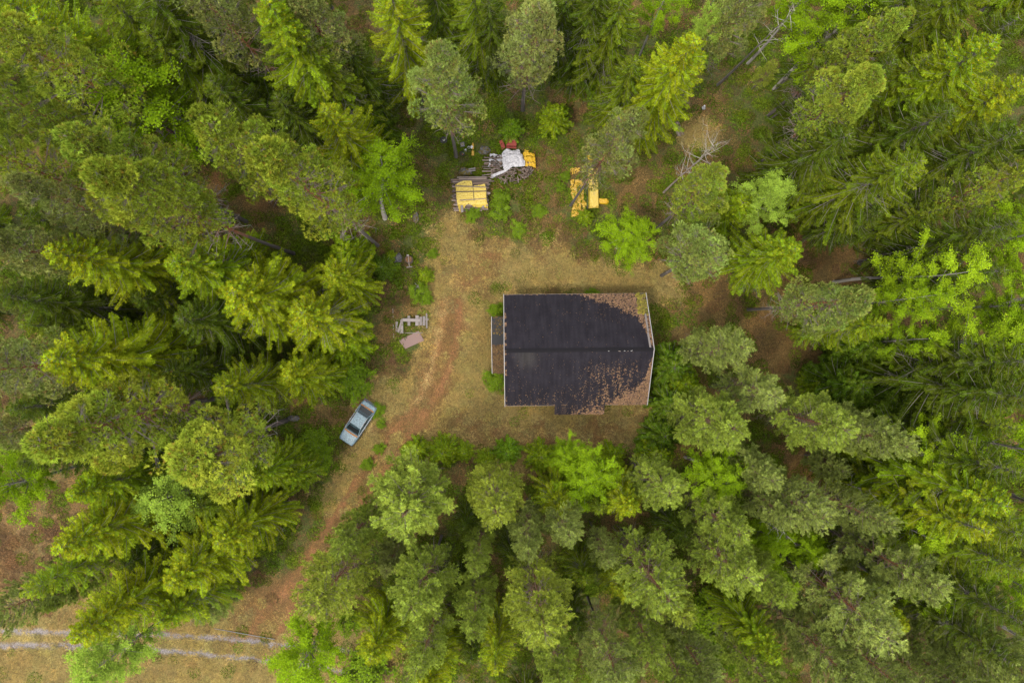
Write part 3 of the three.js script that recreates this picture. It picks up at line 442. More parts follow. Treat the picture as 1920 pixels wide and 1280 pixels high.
{
  const ROWS = [
  ['S',-30.18,-21.48,22,3.60,0], ['S',-32.38,-22.86,22,3.39,0], ['S',-23.53,-21.98,24,3.98,2], ['S',-27.23,-23.20,22,3.18,3], 
  ['S',-21.38,-24.23,22,3.39,2], ['P',-28.51,-17.82,27,3.42,1], ['P',-31.66,-15.93,27,2.02,0], ['B',-26.79,-18.93,19,4.21,0], 
  ['B',-26.78,-23.25,17,1.94,0], ['P',-17.54,-12.58,27,2.86,1], ['P',-12.58,-9.54,30,2.70,1,-0.011,-0.020], ['P',-25.25,-11.82,27,2.67,0], 
  ['P',-20.73,-8.77,30,2.92,1,-0.025,-0.003], ['P',-31.18,-10.96,27,2.54,1], ['P',-29.04,-8.73,26,2.06,2], ['P',-18.74,-22.34,26,2.32,2], 
  ['S',-15.26,-21.00,24,3.35,0], ['P',-13.19,-22.48,22,2.31,2], ['S',-12.82,-16.31,18,3.04,1], ['B',-11.86,-12.22,13,3.24,0,0.088,-0.237], 
  ['S',-11.83,-22.11,15,2.65,2], ['S',-14.09,-21.02,20,3.00,3], ['S',-16.88,-18.16,16,2.63,2], ['S',-20.70,-18.56,18,3.04,2], 
  ['S',-24.51,-21.02,20,3.43,3], ['S',-33.49,-19.23,20,3.00,2], ['S',-31.77,-8.33,14,2.22,2], ['P',-31.31,-6.11,26,2.25,2], ['P',-38.09,-3.51,16,1.57,2], 
  ['N',-11.06,-24.54,5,1.51,1], ['N',-12.32,-20.62,8,1.88,2], ['K',-13.20,-21.67,3,1.41,0], ['B',23.32,-27.24,18,2.13,0], ['S',31.19,-22.46,20,3.00,3], 
  ['S',33.45,-20.80,22,3.39,2], ['S',33.96,-16.67,22,2.97,1], ['S',29.67,-19.64,19,2.80,3], ['B',40.44,-0.21,20,2.49,0], ['S',34.38,18.81,21,2.98,2], 
  ['Y',37.95,25.56,20.7,1.84,3], ['S',-33.47,-20.57,21,2.98,2], ['S',-32.75,-15.61,19,2.59,2], ['Y',31.47,25.67,18.4,1.55,3], 
  ['Y',19.69,26.09,18.4,1.55,0], ['S',-34.00,-2.81,21,2.98,2], ['S',-34.53,-1.34,17,2.40,3], ['S',-33.21,-4.76,13,2.01,2], ['S',-8.33,-23.55,21,3.32,1], 
  ['S',-4.63,-26.20,14,2.00,0], ['P',-5.00,-18.15,22,2.85,3,0.040,-0.022], ['P',1.44,-22.69,20,2.95,2,0.030,0.006], ['S',-2.41,-24.98,20,3.00,3], 
  ['S',-1.18,-24.42,19,2.16,2], ['S',5.91,-24.43,21,2.98,2], ['S',8.01,-23.90,20,3.00,3], ['S',11.69,-20.04,22,3.30,1], ['B',12.11,-26.29,19,1.77,0], 
  ['P',6.08,-13.41,21,2.24,2,0.111,-0.078], ['B',8.55,-23.55,6,1.26,0], ['N',4.36,-21.31,4,1.41,1], ['N',0.30,-20.49,2.5,1.02,0], 
  ['P',16.88,-24.12,21,1.99,2], ['B',16.66,-25.12,15,1.76,1], ['X',20.37,-25.16,16,1.59,0,0.060,0.044], ['B',25.88,-24.69,18,3.32,0], 
  ['P',25.16,-22.07,22,2.21,0,0.024,0.029], ['P',24.12,-17.34,21,2.61,0], ['S',24.30,-15.38,18,3.25,2], ['S',31.44,-18.81,23,4.00,0], 
  ['S',30.45,-23.13,24,3.77,3], ['S',27.78,-23.55,22,3.81,2], ['S',33.45,-13.75,22,3.60,2], ['S',27.60,-12.40,20,3.64,3], ['S',29.81,-16.00,21,3.41,2], 
  ['P',34.21,-10.98,22,2.21,1], ['B',39.03,-9.04,19,2.61,0], ['P',14.23,-11.09,17,2.16,0,0.067,-0.080], ['B',21.09,-11.72,13,2.12,1], 
  ['N',19.29,-11.68,10,2.05,1], ['P',14.89,-6.63,17,2.78,3], ['S',22.03,-7.25,15,2.74,0], ['B',10.62,-9.37,7,2.21,0], 
  ['V',15.11,-14.70,11,2.10,0,0.203,-0.180], ['S',28.76,-10.36,14,2.22,2], ['S',25.65,-13.71,12,2.69,3], ['S',26.16,-19.23,20,3.00,2], 
  ['Y',23.65,-24.72,6,0.79,1], ['S',9.69,-20.90,16,2.63,3], ['S',4.05,-25.31,18,2.60,2], ['S',-5.70,-26.06,18,2.60,2], ['B',31.71,-6.03,20,2.58,2], 
  ['B',31.41,-3.62,18,1.62,0], ['B',35.44,-0.41,21,2.46,2], ['B',38.52,-3.08,21,2.26,0], ['B',32.96,-0.22,15,1.76,0], 
  ['P',23.25,-3.35,21,2.32,3,0.017,0.022], ['S',27.97,-1.29,16,2.02,0], ['S',34.07,-5.21,20,3.00,2], ['S',34.21,-7.91,21,2.98,2], 
  ['N',32.17,0.46,7,2.09,2], ['N',31.39,1.11,4,1.26,2], ['N',33.44,4.98,8,1.98,2], ['N',30.50,3.62,8,2.37,2], ['Y',35.25,2.13,8,1.48,3], 
  ['N',32.95,2.58,6,1.75,1], ['Y',17.24,0.44,14.9,1.87,3], ['Y',19.88,3.95,14.9,1.73,3], ['Y',16.44,6.06,16.1,2.20,0], ['Y',24.46,5.98,17.2,2.10,0], 
  ['Y',27.90,6.73,18.4,1.73,3], ['B',33.33,8.64,18,2.34,2], ['B',37.95,7.48,20,3.12,0], ['S',33.96,3.09,22,3.39,2], ['S',34.65,1.55,22,3.18,2], 
  ['S',35.55,5.81,18,2.60,3], ['S',34.69,1.76,16,2.19,2], ['S',32.24,10.14,22,3.60,0], ['S',34.13,12.20,22,3.39,3], ['S',33.62,8.42,22,3.39,2], 
  ['S',31.57,12.83,21,3.20,1], ['S',34.73,15.64,21,3.20,3], ['B',40.14,18.94,18,1.92,0], ['B',31.78,14.21,17,2.24,2], ['Y',27.24,13.24,17.2,1.47,3], 
  ['Y',29.18,17.02,19.5,2.04,3], ['B',34.31,20.19,14,1.87,0], ['B',38.18,20.05,12,1.73,0], ['Y',35.40,21.98,21.8,2.25,3], ['Y',26.07,20.13,19.5,2.59,3], 
  ['Y',24.41,23.66,19.5,1.91,3], ['Y',27.93,24.49,19.5,1.53,3], ['S',29.80,21.64,15,2.21,1], ['B',17.22,10.94,12,2.37,0], ['Y',20.10,10.31,14.9,1.62,3], 
  ['Y',22.97,12.81,17.2,2.03,3], ['Y',20.68,12.55,16.1,1.42,3], ['Y',16.48,13.66,17.2,2.03,0], ['Y',16.99,16.86,17.2,2.10,0], 
  ['Y',19.77,18.36,17.2,1.58,0], ['B',23.17,20.04,11,1.93,0], ['S',20.44,23.51,15,2.30,0], ['K',19.55,25.45,3,2.27,0], ['K',20.81,28.72,3,2.12,0], 
  ['Y',14.43,24.76,17.2,1.75,3], ['B',25.98,17.93,10,1.68,0], ['Y',28.84,10.67,8,1.32,3], ['Y',33.54,25.53,19.5,1.63,3], ['B',22.50,16.71,9,1.88,0], 
  ['X',29.35,12.16,12,1.07,0], ['X',28.62,13.34,15,1.21,0], ['X',34.77,7.32,15,1.13,0], ['X',21.92,15.21,13,1.09,0], ['X',25.48,-21.80,13,1.01,0], 
  ['N',28.94,3.69,3,1.22,1], ['S',33.39,8.57,15,2.43,2], ['S',32.19,11.36,15,2.43,2], ['S',35.26,19.70,14,2.00,3], ['S',34.07,21.38,20,2.57,2], 
  ['N',35.98,3.34,9,2.06,2], ['S',32.59,-10.16,15,2.21,3], ['S',34.70,5.18,13,2.23,2], ['Y',-7.66,12.11,16.1,2.84,0], ['Y',-1.17,12.55,16.1,2.20,1], 
  ['S',4.30,13.32,11,2.17,1], ['B',6.89,11.64,10,2.42,0], ['B',5.19,9.85,7,1.63,0], ['S',10.04,13.16,12,2.07,1], ['Y',12.11,11.54,14.9,1.80,0], 
  ['Y',1.86,14.93,16.1,1.35,3], ['Y',4.46,14.41,16.1,1.42,3], ['Y',-11.94,14.93,16.1,1.42,0], ['Y',-13.57,18.39,19.5,2.25,1], 
  ['B',-16.93,24.87,14,2.85,0], ['Y',-6.40,18.51,18.4,2.14,0], ['Y',-2.25,16.87,16.1,1.21,0], ['Y',-6.19,22.93,18.4,1.59,0], 
  ['Y',-2.61,20.41,18.4,1.45,0], ['Y',2.41,19.72,19.5,2.38,1], ['Y',3.45,24.07,19.5,1.63,0], ['Y',11.07,17.88,18.4,2.42,0], 
  ['Y',12.33,19.56,18.4,1.45,1], ['S',9.53,20.25,12,1.80,1], ['Y',10.64,22.51,18.4,1.52,0], ['Y',7.70,24.40,18.4,2.00,3], ['Y',12.96,25.25,18.4,1.55,0], 
  ['S',-10.36,23.55,15,2.65,1], ['S',-0.68,24.66,15,2.12,1], ['S',-6.45,26.10,15,2.43,1], ['K',-13.20,30.74,3,2.02,0], ['Y',7.91,17.11,13.8,1.09,3], 
  ['Y',-10.30,18.33,10,1.14,2], ['S',-3.65,15.36,9,1.55,2], ['S',6.47,19.47,10,1.82,3], ['S',0.36,18.48,9,1.55,2], ['S',-9.28,20.78,10,1.82,2], 
  ['S',7.79,13.78,10,1.63,3], ['S',14.52,15.68,11,1.81,2], ['S',-4.46,21.22,10,1.63,2], ['N',-6.05,10.17,2.5,1.42,1], ['N',-8.60,10.00,2,1.12,1], 
  ['N',-0.10,10.22,2.2,1.22,0], ['N',3.10,10.58,3,1.42,1], ['N',9.75,10.83,3,1.32,1], ['S',5.60,23.41,10,1.73,2], ['S',13.91,22.09,10,1.82,3], 
  ['K',-15.02,26.30,2.5,1.11,0], ['S',-3.15,26.03,10,1.73,2], ['S',19.73,15.14,9,1.64,3], ['N',15.16,2.18,4,2.12,2], ['N',15.02,5.57,4,1.92,2], 
  ['N',14.32,8.41,4.5,1.81,2], ['N',16.50,3.66,3.5,1.52,1], ['N',13.95,10.17,4,1.51,1], ['S',-30.19,13.84,20,3.52,1], ['S',-21.60,14.74,15,2.91,1], 
  ['S',-24.73,17.34,17,3.14,1], ['S',-26.28,21.25,14,2.66,0], ['S',-29.15,19.87,20,3.22,1], ['S',-32.27,16.93,20,2.66,0], ['Y',-36.23,19.50,20.7,1.68,3], 
  ['B',-32.31,25.69,13,2.79,1], ['B',-37.94,10.52,19,2.61,0], ['S',-30.37,10.65,19,2.67,0], ['P',-27.23,5.06,26,3.58,1], ['P',-21.39,7.36,20,3.87,1], 
  ['B',-26.53,11.90,15,3.08,1], ['P',-32.25,1.57,26,2.72,2], ['S',-29.15,-5.88,22,3.39,1], ['S',-23.47,-5.92,18,3.69,0], ['S',-19.98,-3.98,17,3.84,1], 
  ['S',-15.92,-2.23,14,3.33,1], ['S',-28.89,0.91,23,4.00,1], ['S',-23.81,-1.72,17,3.05,2], ['S',-21.48,3.35,15,2.65,1], ['S',-17.70,2.88,11,2.48,1], 
  ['S',-25.98,2.19,15,2.43,2], ['K',-14.76,3.54,2.6,1.72,0], ['B',-36.52,-2.67,6,1.75,0], ['S',-34.91,8.61,17,2.40,2], ['S',-20.33,10.76,12,2.33,0], 
  ['S',-24.05,12.80,14,2.22,3], ['S',-29.90,17.18,13,2.01,2], ['S',-14.27,-5.37,11,2.71,1], ['N',-14.87,-0.24,5,2.11,1], ['K',-18.44,9.42,1.6,1.32,0], 
  ['K',-17.93,10.95,1.6,1.22,0], ['S',-18.67,11.78,8,1.56,0], ['Y',-36.09,19.78,13.8,1.17,0], ['Y',-26.47,23.26,7,1.57,3], ['P',-36.12,6.01,20,1.84,2], 
  ['S',-29.96,8.57,15,2.43,2], ['S',-34.22,4.22,19,2.59,2], ['N',-14.62,-8.20,6,2.00,1], ['S',-33.13,-8.80,20,2.57,2], ['S',-28.52,-3.45,14,2.22,2], 
  ['S',48.11,-30.42,18,2.91,3], ['Y',48.88,-24.75,16.1,1.80,0], ['S',48.26,-17.79,16,3.18,2], ['S',48.78,-11.34,20,2.75,0], ['B',48.37,-4.12,18,2.58,0], 
  ['S',48.98,2.32,14,2.36,0], ['Y',48.26,7.99,18.4,2.35,3], ['S',49.04,14.70,20,2.75,0], ['S',48.37,20.88,18,2.91,2], ['B',47.95,27.33,14,2.20,0], 
  ['S',41.40,31.81,16,3.18,2], ['Y',33.67,32.02,23.0,1.93,0], ['S',17.94,32.12,18,2.91,3], ['Y',10.21,31.92,16.1,1.80,0], ['S',1.70,32.02,16,3.18,2], 
  ['S',46.20,-32.33,20,2.75,0], ['Y',19.49,-32.54,20.7,2.10,3], ['S',-48.06,-31.97,14,2.36,0], ['S',-43.42,-32.54,16,3.18,3], 
  ['S',-47.95,-25.01,20,2.75,0], ['S',-48.37,-20.11,18,2.91,2], ['S',-48.16,-11.34,14,2.36,0], ['S',-47.85,-3.09,16,3.18,2], 
  ['Y',25.16,32.12,23.0,1.93,0], ['S',-17.12,-32.54,18,2.91,3], ['S',-33.62,-32.23,14,2.36,0], ['K',-1.12,-3.31,1.6,0.71,0], ['K',-1.12,3.57,1.3,1.02,0], 
  ['K',-8.52,-4.95,1.4,0.92,0], ['N',-7.91,-6.55,1.5,0.72,1], ['K',-7.78,-4.35,1,0.51,0], ['K',-0.61,-14.05,1.2,0.82,0], ['K',-0.87,-12.79,1,0.92,0], 
  ['K',-3.28,-12.44,0.9,0.67,0], ['K',-12.65,6.40,0.9,0.77,0], ['K',-12.17,7.71,0.5,0.41,0], ['K',-9.86,10.27,0.6,0.46,0], ['N',7.49,-12.15,1.2,0.72,1], 
  ['K',5.53,-16.14,0.8,0.46,0], ['K',5.02,-15.12,0.8,0.46,0], ['N',-4.13,10.31,1.6,0.92,1], ['N',-2.11,11.07,1.6,0.92,1], ['K',-11.10,-7.42,1,0.51,0], 
  ['N',-11.24,-8.45,1.2,0.51,1], ['K',-7.17,-8.71,0.8,0.46,0], ['N',-11.81,-7.23,2.2,1.12,2], ['K',8.12,-4.62,0.5,0.72,0], ['K',0.92,-11.04,0.5,0.72,0], 
  ['K',2.98,-12.83,0.6,0.62,0], ['K',13.15,10.20,1.5,1.12,0], ['K',-12.42,10.01,0.6,0.51,0], ['K',-13.44,11.54,0.7,0.56,0], 
  ];
  const R = rng(77);
  const words = {
    P: ['pine', 'pine_tree', ['mid green', 'yellow-green', 'grey-olive', 'grey-green'], (h) => (h > 24 ? 'very tall' : h > 20 ? 'tall' : 'medium') + ' pine with rounded %c crown'],
    Y: ['young pine', 'young_pine_tree', ['mid green', 'yellow-green', 'grey-olive', 'grey-green'], (h) => (h > 15.5 ? 'slender' : h > 10 ? 'shorter' : 'small') + ' young pine with loose %c crown'],
    S: ['spruce', 'spruce_tree', ['mid green', 'yellow-green', 'dark olive', 'deep green'], (h) => (h > 20 ? 'tall' : h > 13 ? 'medium' : 'short') + ' spruce with tiered %c boughs'],
    N: ['young spruce', 'young_spruce_tree', ['mid green', 'light green', 'dark green'], (h) => (h > 4.5 ? 'bushy' : 'small') + ' young spruce with %c boughs'],
    B: ['birch', 'birch_tree', ['fresh green', 'pale green', 'bright lime'], (h) => (h > 16 ? 'tall' : h > 9 ? 'medium' : 'small') + ' leafy birch with %c crown'],
    K: ['bush', 'leafy_bush', ['fresh green'], (h) => (h > 2 ? 'wide' : h > 1 ? 'low' : 'tiny') + ' leafy %c bush'],
    X: ['dead tree', 'dead_tree', ['grey'], () => 'bare %c dead tree with broken branches'], V: ['bare tree', 'bare_tree', ['pale'], () => 'leafless %c tree with upswept branches'],
  };
  const marks = [['parked car', -14.2, 7.5], ['cabin', 6.3, .5], ['log stack', -3.6, -14.5], ['white tarpaulin', .3, -17.6], ['lumber stack', 7.6, -14.6], ['stone slab', -9.4, -.4], ['gravel road', -26, 28.6], ['leaf-topped barrel', -9.5, -8.1], ['dirt track', -18, 17.5], ['dead tree', 20.4, -25.2], ['old truck tyre', -6.2, -19.7]];
  const ranks = new Map(), seen = {}, list = ROWS.map((row) => { const [k, x, z] = row; let best = marks[0], bd = 1e9; for (const m of marks) { const d = Math.hypot(x - m[1], z - m[2]); if (d < bd && !(k === 'X' && m[0] === 'dead tree')) { bd = d; best = m; } } return { row, mark: best[0], d: bd }; });
  for (const o of [...list].sort((a, b) => a.d - b.d)) { const key = o.row[0] + o.mark; ranks.set(key, (ranks.get(key) ?? 0) + 1); o.rank = ranks.get(key); }
  for (const { row: [k, x, z, h, r, t, lx = 0, lz = 0], mark, rank } of list) {
    const fam = k === 'S' && t > 1 ? 'Sdark' : k, n = seen[fam] = (seen[fam] ?? -1) + 1, [wood, leaf, h0, R0] = models[fam][n % models[fam].length], [kind, name, cols, say] = words[k];
    const what = say(h).replace('%c', cols[t] ?? cols[0]), ord = ['', 'first', 'second', 'third', 'fourth', 'fifth', 'sixth'][rank];
    let near = null, nd = 5; if (!ord) for (const q of list) { const d = Math.hypot(q.row[1] - x, q.row[2] - z); if (d > .01 && d < nd && q.row[0] !== k && 'PSBYX'.includes(q.row[0])) { nd = d; near = q.row; } }
    const beside = near ? `beside a ${words[near[0]][2][near[5]] ?? 'grey'} ${words[near[0]][0]}` : 'among others of its kind', short = `${what.split(' ')[0]} ${cols[t] ?? cols[0]} ${kind}`;
    const label = ord ? `${what}, ${ord} ${kind} out from the ${mark}` : `${short} ${beside}, in woods past the ${mark}`, group = ord ? `${kind} trees around the ${mark}` : `${short} trees ${beside} past the ${mark}`;
    const o = thing(name, label, k === 'K' ? 'bush' : 'tree', [x, groundY(x, z) - .04, z], R() * 6.283, group);
    o.scale.set(r / R0, h / h0, r / R0);
    const lean = lx || lz ? 0 : .05, up = new THREE.Vector3(lx + lean * (R() - .5), 1, lz + lean * (R() - .5)).normalize(); o.quaternion.premultiply(new THREE.Quaternion().setFromUnitVectors(new THREE.Vector3(0, 1, 0), up));
    part(o, 'trunk', wood, woodM); if (leaf) part(o, 'crown', leaf, crownM[k][t]);
  }
  console.log('triangles in soups', Soup.total);
}
// ---------- the abandoned car ----------
{
  const [CARX, CARZ] = [-14.31, 7.53];
  const car = thing('abandoned_car', 'pale blue-grey saloon car with lichen-speckled paint and leaf-filled window ledges', 'car', [CARX, groundY(CARX, CARZ) + .02, CARZ], Math.atan2(-.834, -.552));
  const paintMap = (() => { // chalky paint with lichen specks and rust blooms
    const n = 512, d = new Uint8Array(n * n * 4), r = rng(31); for (let j = 0; j < n; j++) for (let i = 0; i < n; i++) {
      const f = fbm(i * .02, j * .02, 4), g = n2b(i * .09, j * .09), sp = sm(.42, .7, n2(i * .13, j * .13) + .5 * f), ru = sm(.5, .62, fbm(i * .012 + 40, j * .012, 4)), o = (j * n + i) * 4, k = 1 - .16 * f - .42 * sp - .05 * r() - .05 * g;
      d[o] = clamp(lerp(94 * k, 84, ru * .6), 0, 255); d[o + 1] = clamp(lerp(114 * k, 56, ru * .6), 0, 255); d[o + 2] = clamp(lerp(125 * k, 38, ru * .6), 0, 255); d[o + 3] = 255; }
    const t = new THREE.DataTexture(d, n, n); t.colorSpace = THREE.SRGBColorSpace; t.wrapS = t.wrapT = THREE.RepeatWrapping; t.magFilter = THREE.LinearFilter; t.needsUpdate = true; return t;
  })();
  const paint = new THREE.MeshPhysicalMaterial({ map: paintMap, roughness: .45, specularIntensity: .5 }), dark = mat([.02, .02, .022], .7), chrome = mat([.17, .17, .18], .4, { metalness: .6 }), rubber = mat([.015, .015, .016], .9), redLens = mat([.32, .02, .02], .2), lens = mat([.6, .62, .62], .12);
  // skin from stations along the car (x forward): [x, half width, sill y, shoulder y, top y]
  function skin(st, crown = .03) {
    const p = [], uv = [], idx = [], prof = (x, w, lo, sh, tp) => { const o = [[-.82 * w, lo], [-.97 * w, lo + .08], [-w, lerp(lo, sh, .55)], [-.985 * w, sh - .03], [-.93 * w, lerp(sh, tp, .6)], [-.78 * w, tp - crown * .5], [-.4 * w, tp], [0, tp + crown * .4]]; return [...o, ...o.slice(0, -1).reverse().map(([z, y]) => [-z, y])]; };
    const n = 15; st.forEach(([x, w, lo, sh, tp]) => prof(x, w, lo, sh, tp).forEach(([z, y]) => { p.push(x, y, z); uv.push(x * .33, z * .33 + y * .2); }));
    for (let i = 0; i < st.length - 1; i++) for (let k = 0; k < n - 1; k++) { const a = i * n + k, b = a + 1, c = a + n, d = c + 1; idx.push(a, c, b, b, c, d); }
    for (const [i, s] of [[0, 1], [st.length - 1, -1]]) { const m = p.length / 3; p.push(st[i][0], (st[i][2] + st[i][4]) / 2, 0); uv.push(st[i][0] * .33, 0); for (let k = 0; k < n - 1; k++) { const a = i * n + k; s > 0 ? idx.push(m, a, a + 1) : idx.push(m, a + 1, a); } const a = i * n, z = a + n - 1; s > 0 ? idx.push(m, z, a) : idx.push(m, a, z); }
    const g = new THREE.BufferGeometry(); g.setAttribute('position', new THREE.Float32BufferAttribute(p, 3)); g.setAttribute('uv', new THREE.Float32BufferAttribute(uv, 2)); g.setIndex(idx); g.computeVertexNormals(); return g;
  }
  part(car, 'body', skin([[-2.2, .70, .42, .72, .86], [-2.15, .77, .32, .8, .93], [-1.9, .82, .25, .85, .955], [-1.35, .845, .22, .86, .95], [-.6, .85, .22, .87, .92], [.3, .85, .22, .87, .91], [.9, .845, .22, .86, .92], [1.5, .825, .25, .82, .89], [1.95, .78, .30, .76, .84], [2.12, .72, .36, .70, .78], [2.18, .66, .42, .64, .7]]), paint);
  const lid = (x0, x1, w0, w1, y0, y1) => { const g = new RoundedBoxGeometry(1, .03, 1, 3, .012), p = g.attributes.position, uv = g.attributes.uv; for (let i = 0; i < p.count; i++) { const t = p.getX(i) + .5, z = p.getZ(i); const x = lerp(x0, x1, t), W = lerp(w0, w1, t), y = lerp(y0, y1, t) + .03 * (1 - 4 * z * z) - .02 * t * t; uv.setXY(i, x * .4 + .3, z * W * .66); p.setXYZ(i, x, y + p.getY(i), z * 2 * W); } g.computeVertexNormals(); return g; };
  const bonnet = part(car, 'bonnet', lid(.98, 2.1, .7, .60, .935, .815), paint); bonnet.userData.label = 'bonnet with lichen and rust streaks';
  part(car, 'boot_lid', lid(-2.12, -1.72, .64, .66, .955, .975), paint);
  const RX0 = -.98, RX1 = .2, RYt = 1.385; part(car, 'car_roof', lid(RX0, RX1, .56, .575, RYt, RYt + .015), paint);
  // greenhouse: sills, pillars, panes
  const bar = (a, b, t, w = t) => { const A = new THREE.Vector3(...a), B = new THREE.Vector3(...b), g = new THREE.BoxGeometry(t, A.distanceTo(B), w); g.applyQuaternion(new THREE.Quaternion().setFromUnitVectors(new THREE.Vector3(0, 1, 0), B.clone().sub(A).normalize())); return g.translate(...A.add(B).multiplyScalar(.5).toArray()); };
  const quad = (a, b, c, d) => { const g = new THREE.BufferGeometry(); g.setAttribute('position', new THREE.Float32BufferAttribute([...a, ...b, ...c, ...a, ...c, ...d], 3)); g.computeVertexNormals(); return g; };
  const F0 = [.98, .93], F1 = [.22, RYt], B0 = [-1.66, .965], B1 = [-1.0, RYt];
  part(car, 'windscreen', quad([F0[0], F0[1], -.70], [F0[0], F0[1], .70], [F1[0], F1[1], .56], [F1[0], F1[1], -.56]), M.glass);
  const rw = part(car, 'rear_window', quad([B0[0], B0[1], .68], [B0[0], B0[1], -.68], [B1[0], B1[1], -.55], [B1[0], B1[1], .55]), M.glass);
  for (const s of [-1, 1]) {
    for (const [x0, x1, a0, a1] of [[.92, -.36, .24, -.3], [-.42, -1.5, -.36, -.96]]) part(car, 'side_window', quad([x0, .93, s * .765], [x1, .94, s * .765], [a1, RYt - .03, s * .60], [a0, RYt - .03, s * .60]), M.glass);
    part(car, 'pillar', bar([F0[0], .92, s * .735], [F1[0], RYt, s * .585], .05, .05), paint); part(car, 'pillar', bar([-.39, .92, s * .765], [-.33, RYt, s * .59], .06, .03), dark); part(car, 'pillar', bar([-1.62, .95, s * .72], [-1.0, RYt, s * .575], .13, .05), paint);
    part(car, 'roof_gutter', box(1.25, .02, .025, -.4, RYt - .005, s * .592), chrome); part(car, 'belt_trim', box(2.5, .02, .03, -.28, .93, s * .80), chrome); part(car, 'side_moulding', box(3.6, .05, .02, 0, .55, s * .853), dark);
    for (const x of [.05, -.98]) part(car, 'door_handle', box(.14, .025, .03, x, .8, s * .855), chrome);
    part(car, 'wing_mirror', rbox(.1, .11, .16, .03, .72, .99, s * .9), dark);
    part(car, 'headlight', rbox(.05, .14, .3, .02, 2.155, .58, s * .5), lens); part(car, 'tail_light', rbox(.06, .16, .26, .02, -2.185, .72, s * .58), redLens);
    for (const x of [1.32, -1.33]) { const w = part(car, 'wheel', new THREE.TorusGeometry(.23, .085, 10, 28).translate(x, .31, s * .74), rubber); part(w, 'rim', new THREE.CylinderGeometry(.19, .19, .12, 20).rotateX(Math.PI / 2).translate(x, .31, s * .76), chrome); }
    part(car, 'front_seat', mergeGeometries([rbox(.5, .14, .48, .05, -.05, .52, s * .36), rbox(.14, .6, .46, .05, -.32, .8, s * .36), rbox(.1, .16, .26, .04, -.36, 1.16, s * .36)]), mat([.05, .055, .065], .95));
  }
  part(car, 'rear_bench', mergeGeometries([rbox(.5, .14, 1.2, .05, -.95, .5, 0), rbox(.14, .55, 1.2, .05, -1.25, .75, 0)]), mat([.05, .055, .065], .95)); part(car, 'parcel_shelf', box(.42, .02, 1.2, -1.45, .955, 0), mat([.05, .05, .055], .95)); part(car, 'dashboard', rbox(.35, .16, 1.25, .05, .7, .9, 0), dark);
  part(car, 'steering_wheel', new THREE.TorusGeometry(.18, .015, 8, 24).rotateY(Math.PI / 2).rotateZ(-.4).translate(.38, .95, -.36), dark);
  part(car, 'front_bumper', rbox(.12, .16, 1.5, .04, 2.2, .42, 0), dark); part(car, 'rear_bumper', rbox(.14, .18, 1.6, .04, -2.25, .48, 0), mat([.07, .075, .08], .5));
  for (const s of [-1, 1]) part(car, 'wiper', bar([.97, .955, s * .3 - .1], [.82, 1.055, s * .3 + .32], .012), dark);
  // leaves caught in the ledges below both windows
  const R = rng(44), leaf = (() => { const s = new Soup(16), r = rng(3); for (let i = 0; i < 12; i++) { const t = r() * 6.283, d = r() * .035, b = .7 + .6 * r(); s.blade(Math.cos(t) * d, .012 * r(), Math.sin(t) * d, Math.cos(t * 2), .3 * (r() - .4), Math.sin(t * 2), .045, .03, .4 * (r() - .5), 1, .4 * (r() - .5), b, b, b); } return s.geometry(); })();
  const N = 260, im = new THREE.InstancedMesh(leaf, soupMat([.21, .085, .02]), N), T = new THREE.Matrix4(), q = new THREE.Quaternion();
  for (let i = 0; i < N; i++) { const front = i < 150, z = (R() * 2 - 1) * .7, x = front ? 1.0 + .06 * R() + .06 * (1 - z * z) + .05 * R() : -1.70 - .06 * R() - .02 * (1 - z * z * 2); q.setFromAxisAngle(new THREE.Vector3(0, 1, 0), R() * 6.283); im.setMatrixAt(i, T.compose(new THREE.Vector3(x, (front ? .945 + .028 * (1 - z * z * 2) : .975 + .025 * (1 - z * z * 2)), z), q, new THREE.Vector3(1.1, 1.2, 1.1))); const b = .6 + .8 * R(); im.setColorAt(i, new THREE.Color().setRGB(b, b * (.9 + .3 * R()), b)); }
  im.name = 'fallen_leaves'; im.userData.kind = 'stuff'; car.add(im);
}
// ---------- things lying about the yard ----------
const at = (x, z, dy = 0) => [x, groundY(x, z) + dy, z];
const tarpMat = (c, c2, seed, rough = .55) => { const n = 128, d = new Uint8Array(n * n * 4); for (let j = 0; j < n; j++) for (let i = 0; i < n; i++) { const f = fbm(i * .06 + seed, j * .06, 4), k = sm(.18, .5, f), o = (j * n + i) * 4; for (let e = 0; e < 3; e++) d[o + e] = clamp(lerp(c[e], c2[e], k) * (1 - .06 * n2b(i * .4, j * .4)), 0, 255); d[o + 3] = 255; } const t = new THREE.DataTexture(d, n, n); t.colorSpace = THREE.SRGBColorSpace; t.wrapS = t.wrapT = THREE.RepeatWrapping; t.magFilter = THREE.LinearFilter; t.needsUpdate = true; return new THREE.MeshStandardMaterial({ map: t, roughness: rough, side: THREE.DoubleSide }); };
const inside = (p, x, z) => { let c = false; for (let i = 0, j = p.length - 1; i < p.length; j = i++) if ((p[i][1] > z) !== (p[j][1] > z) && x < (p[j][0] - p[i][0]) * (z - p[i][1]) / (p[j][1] - p[i][1]) + p[i][0]) c = !c; return c; };
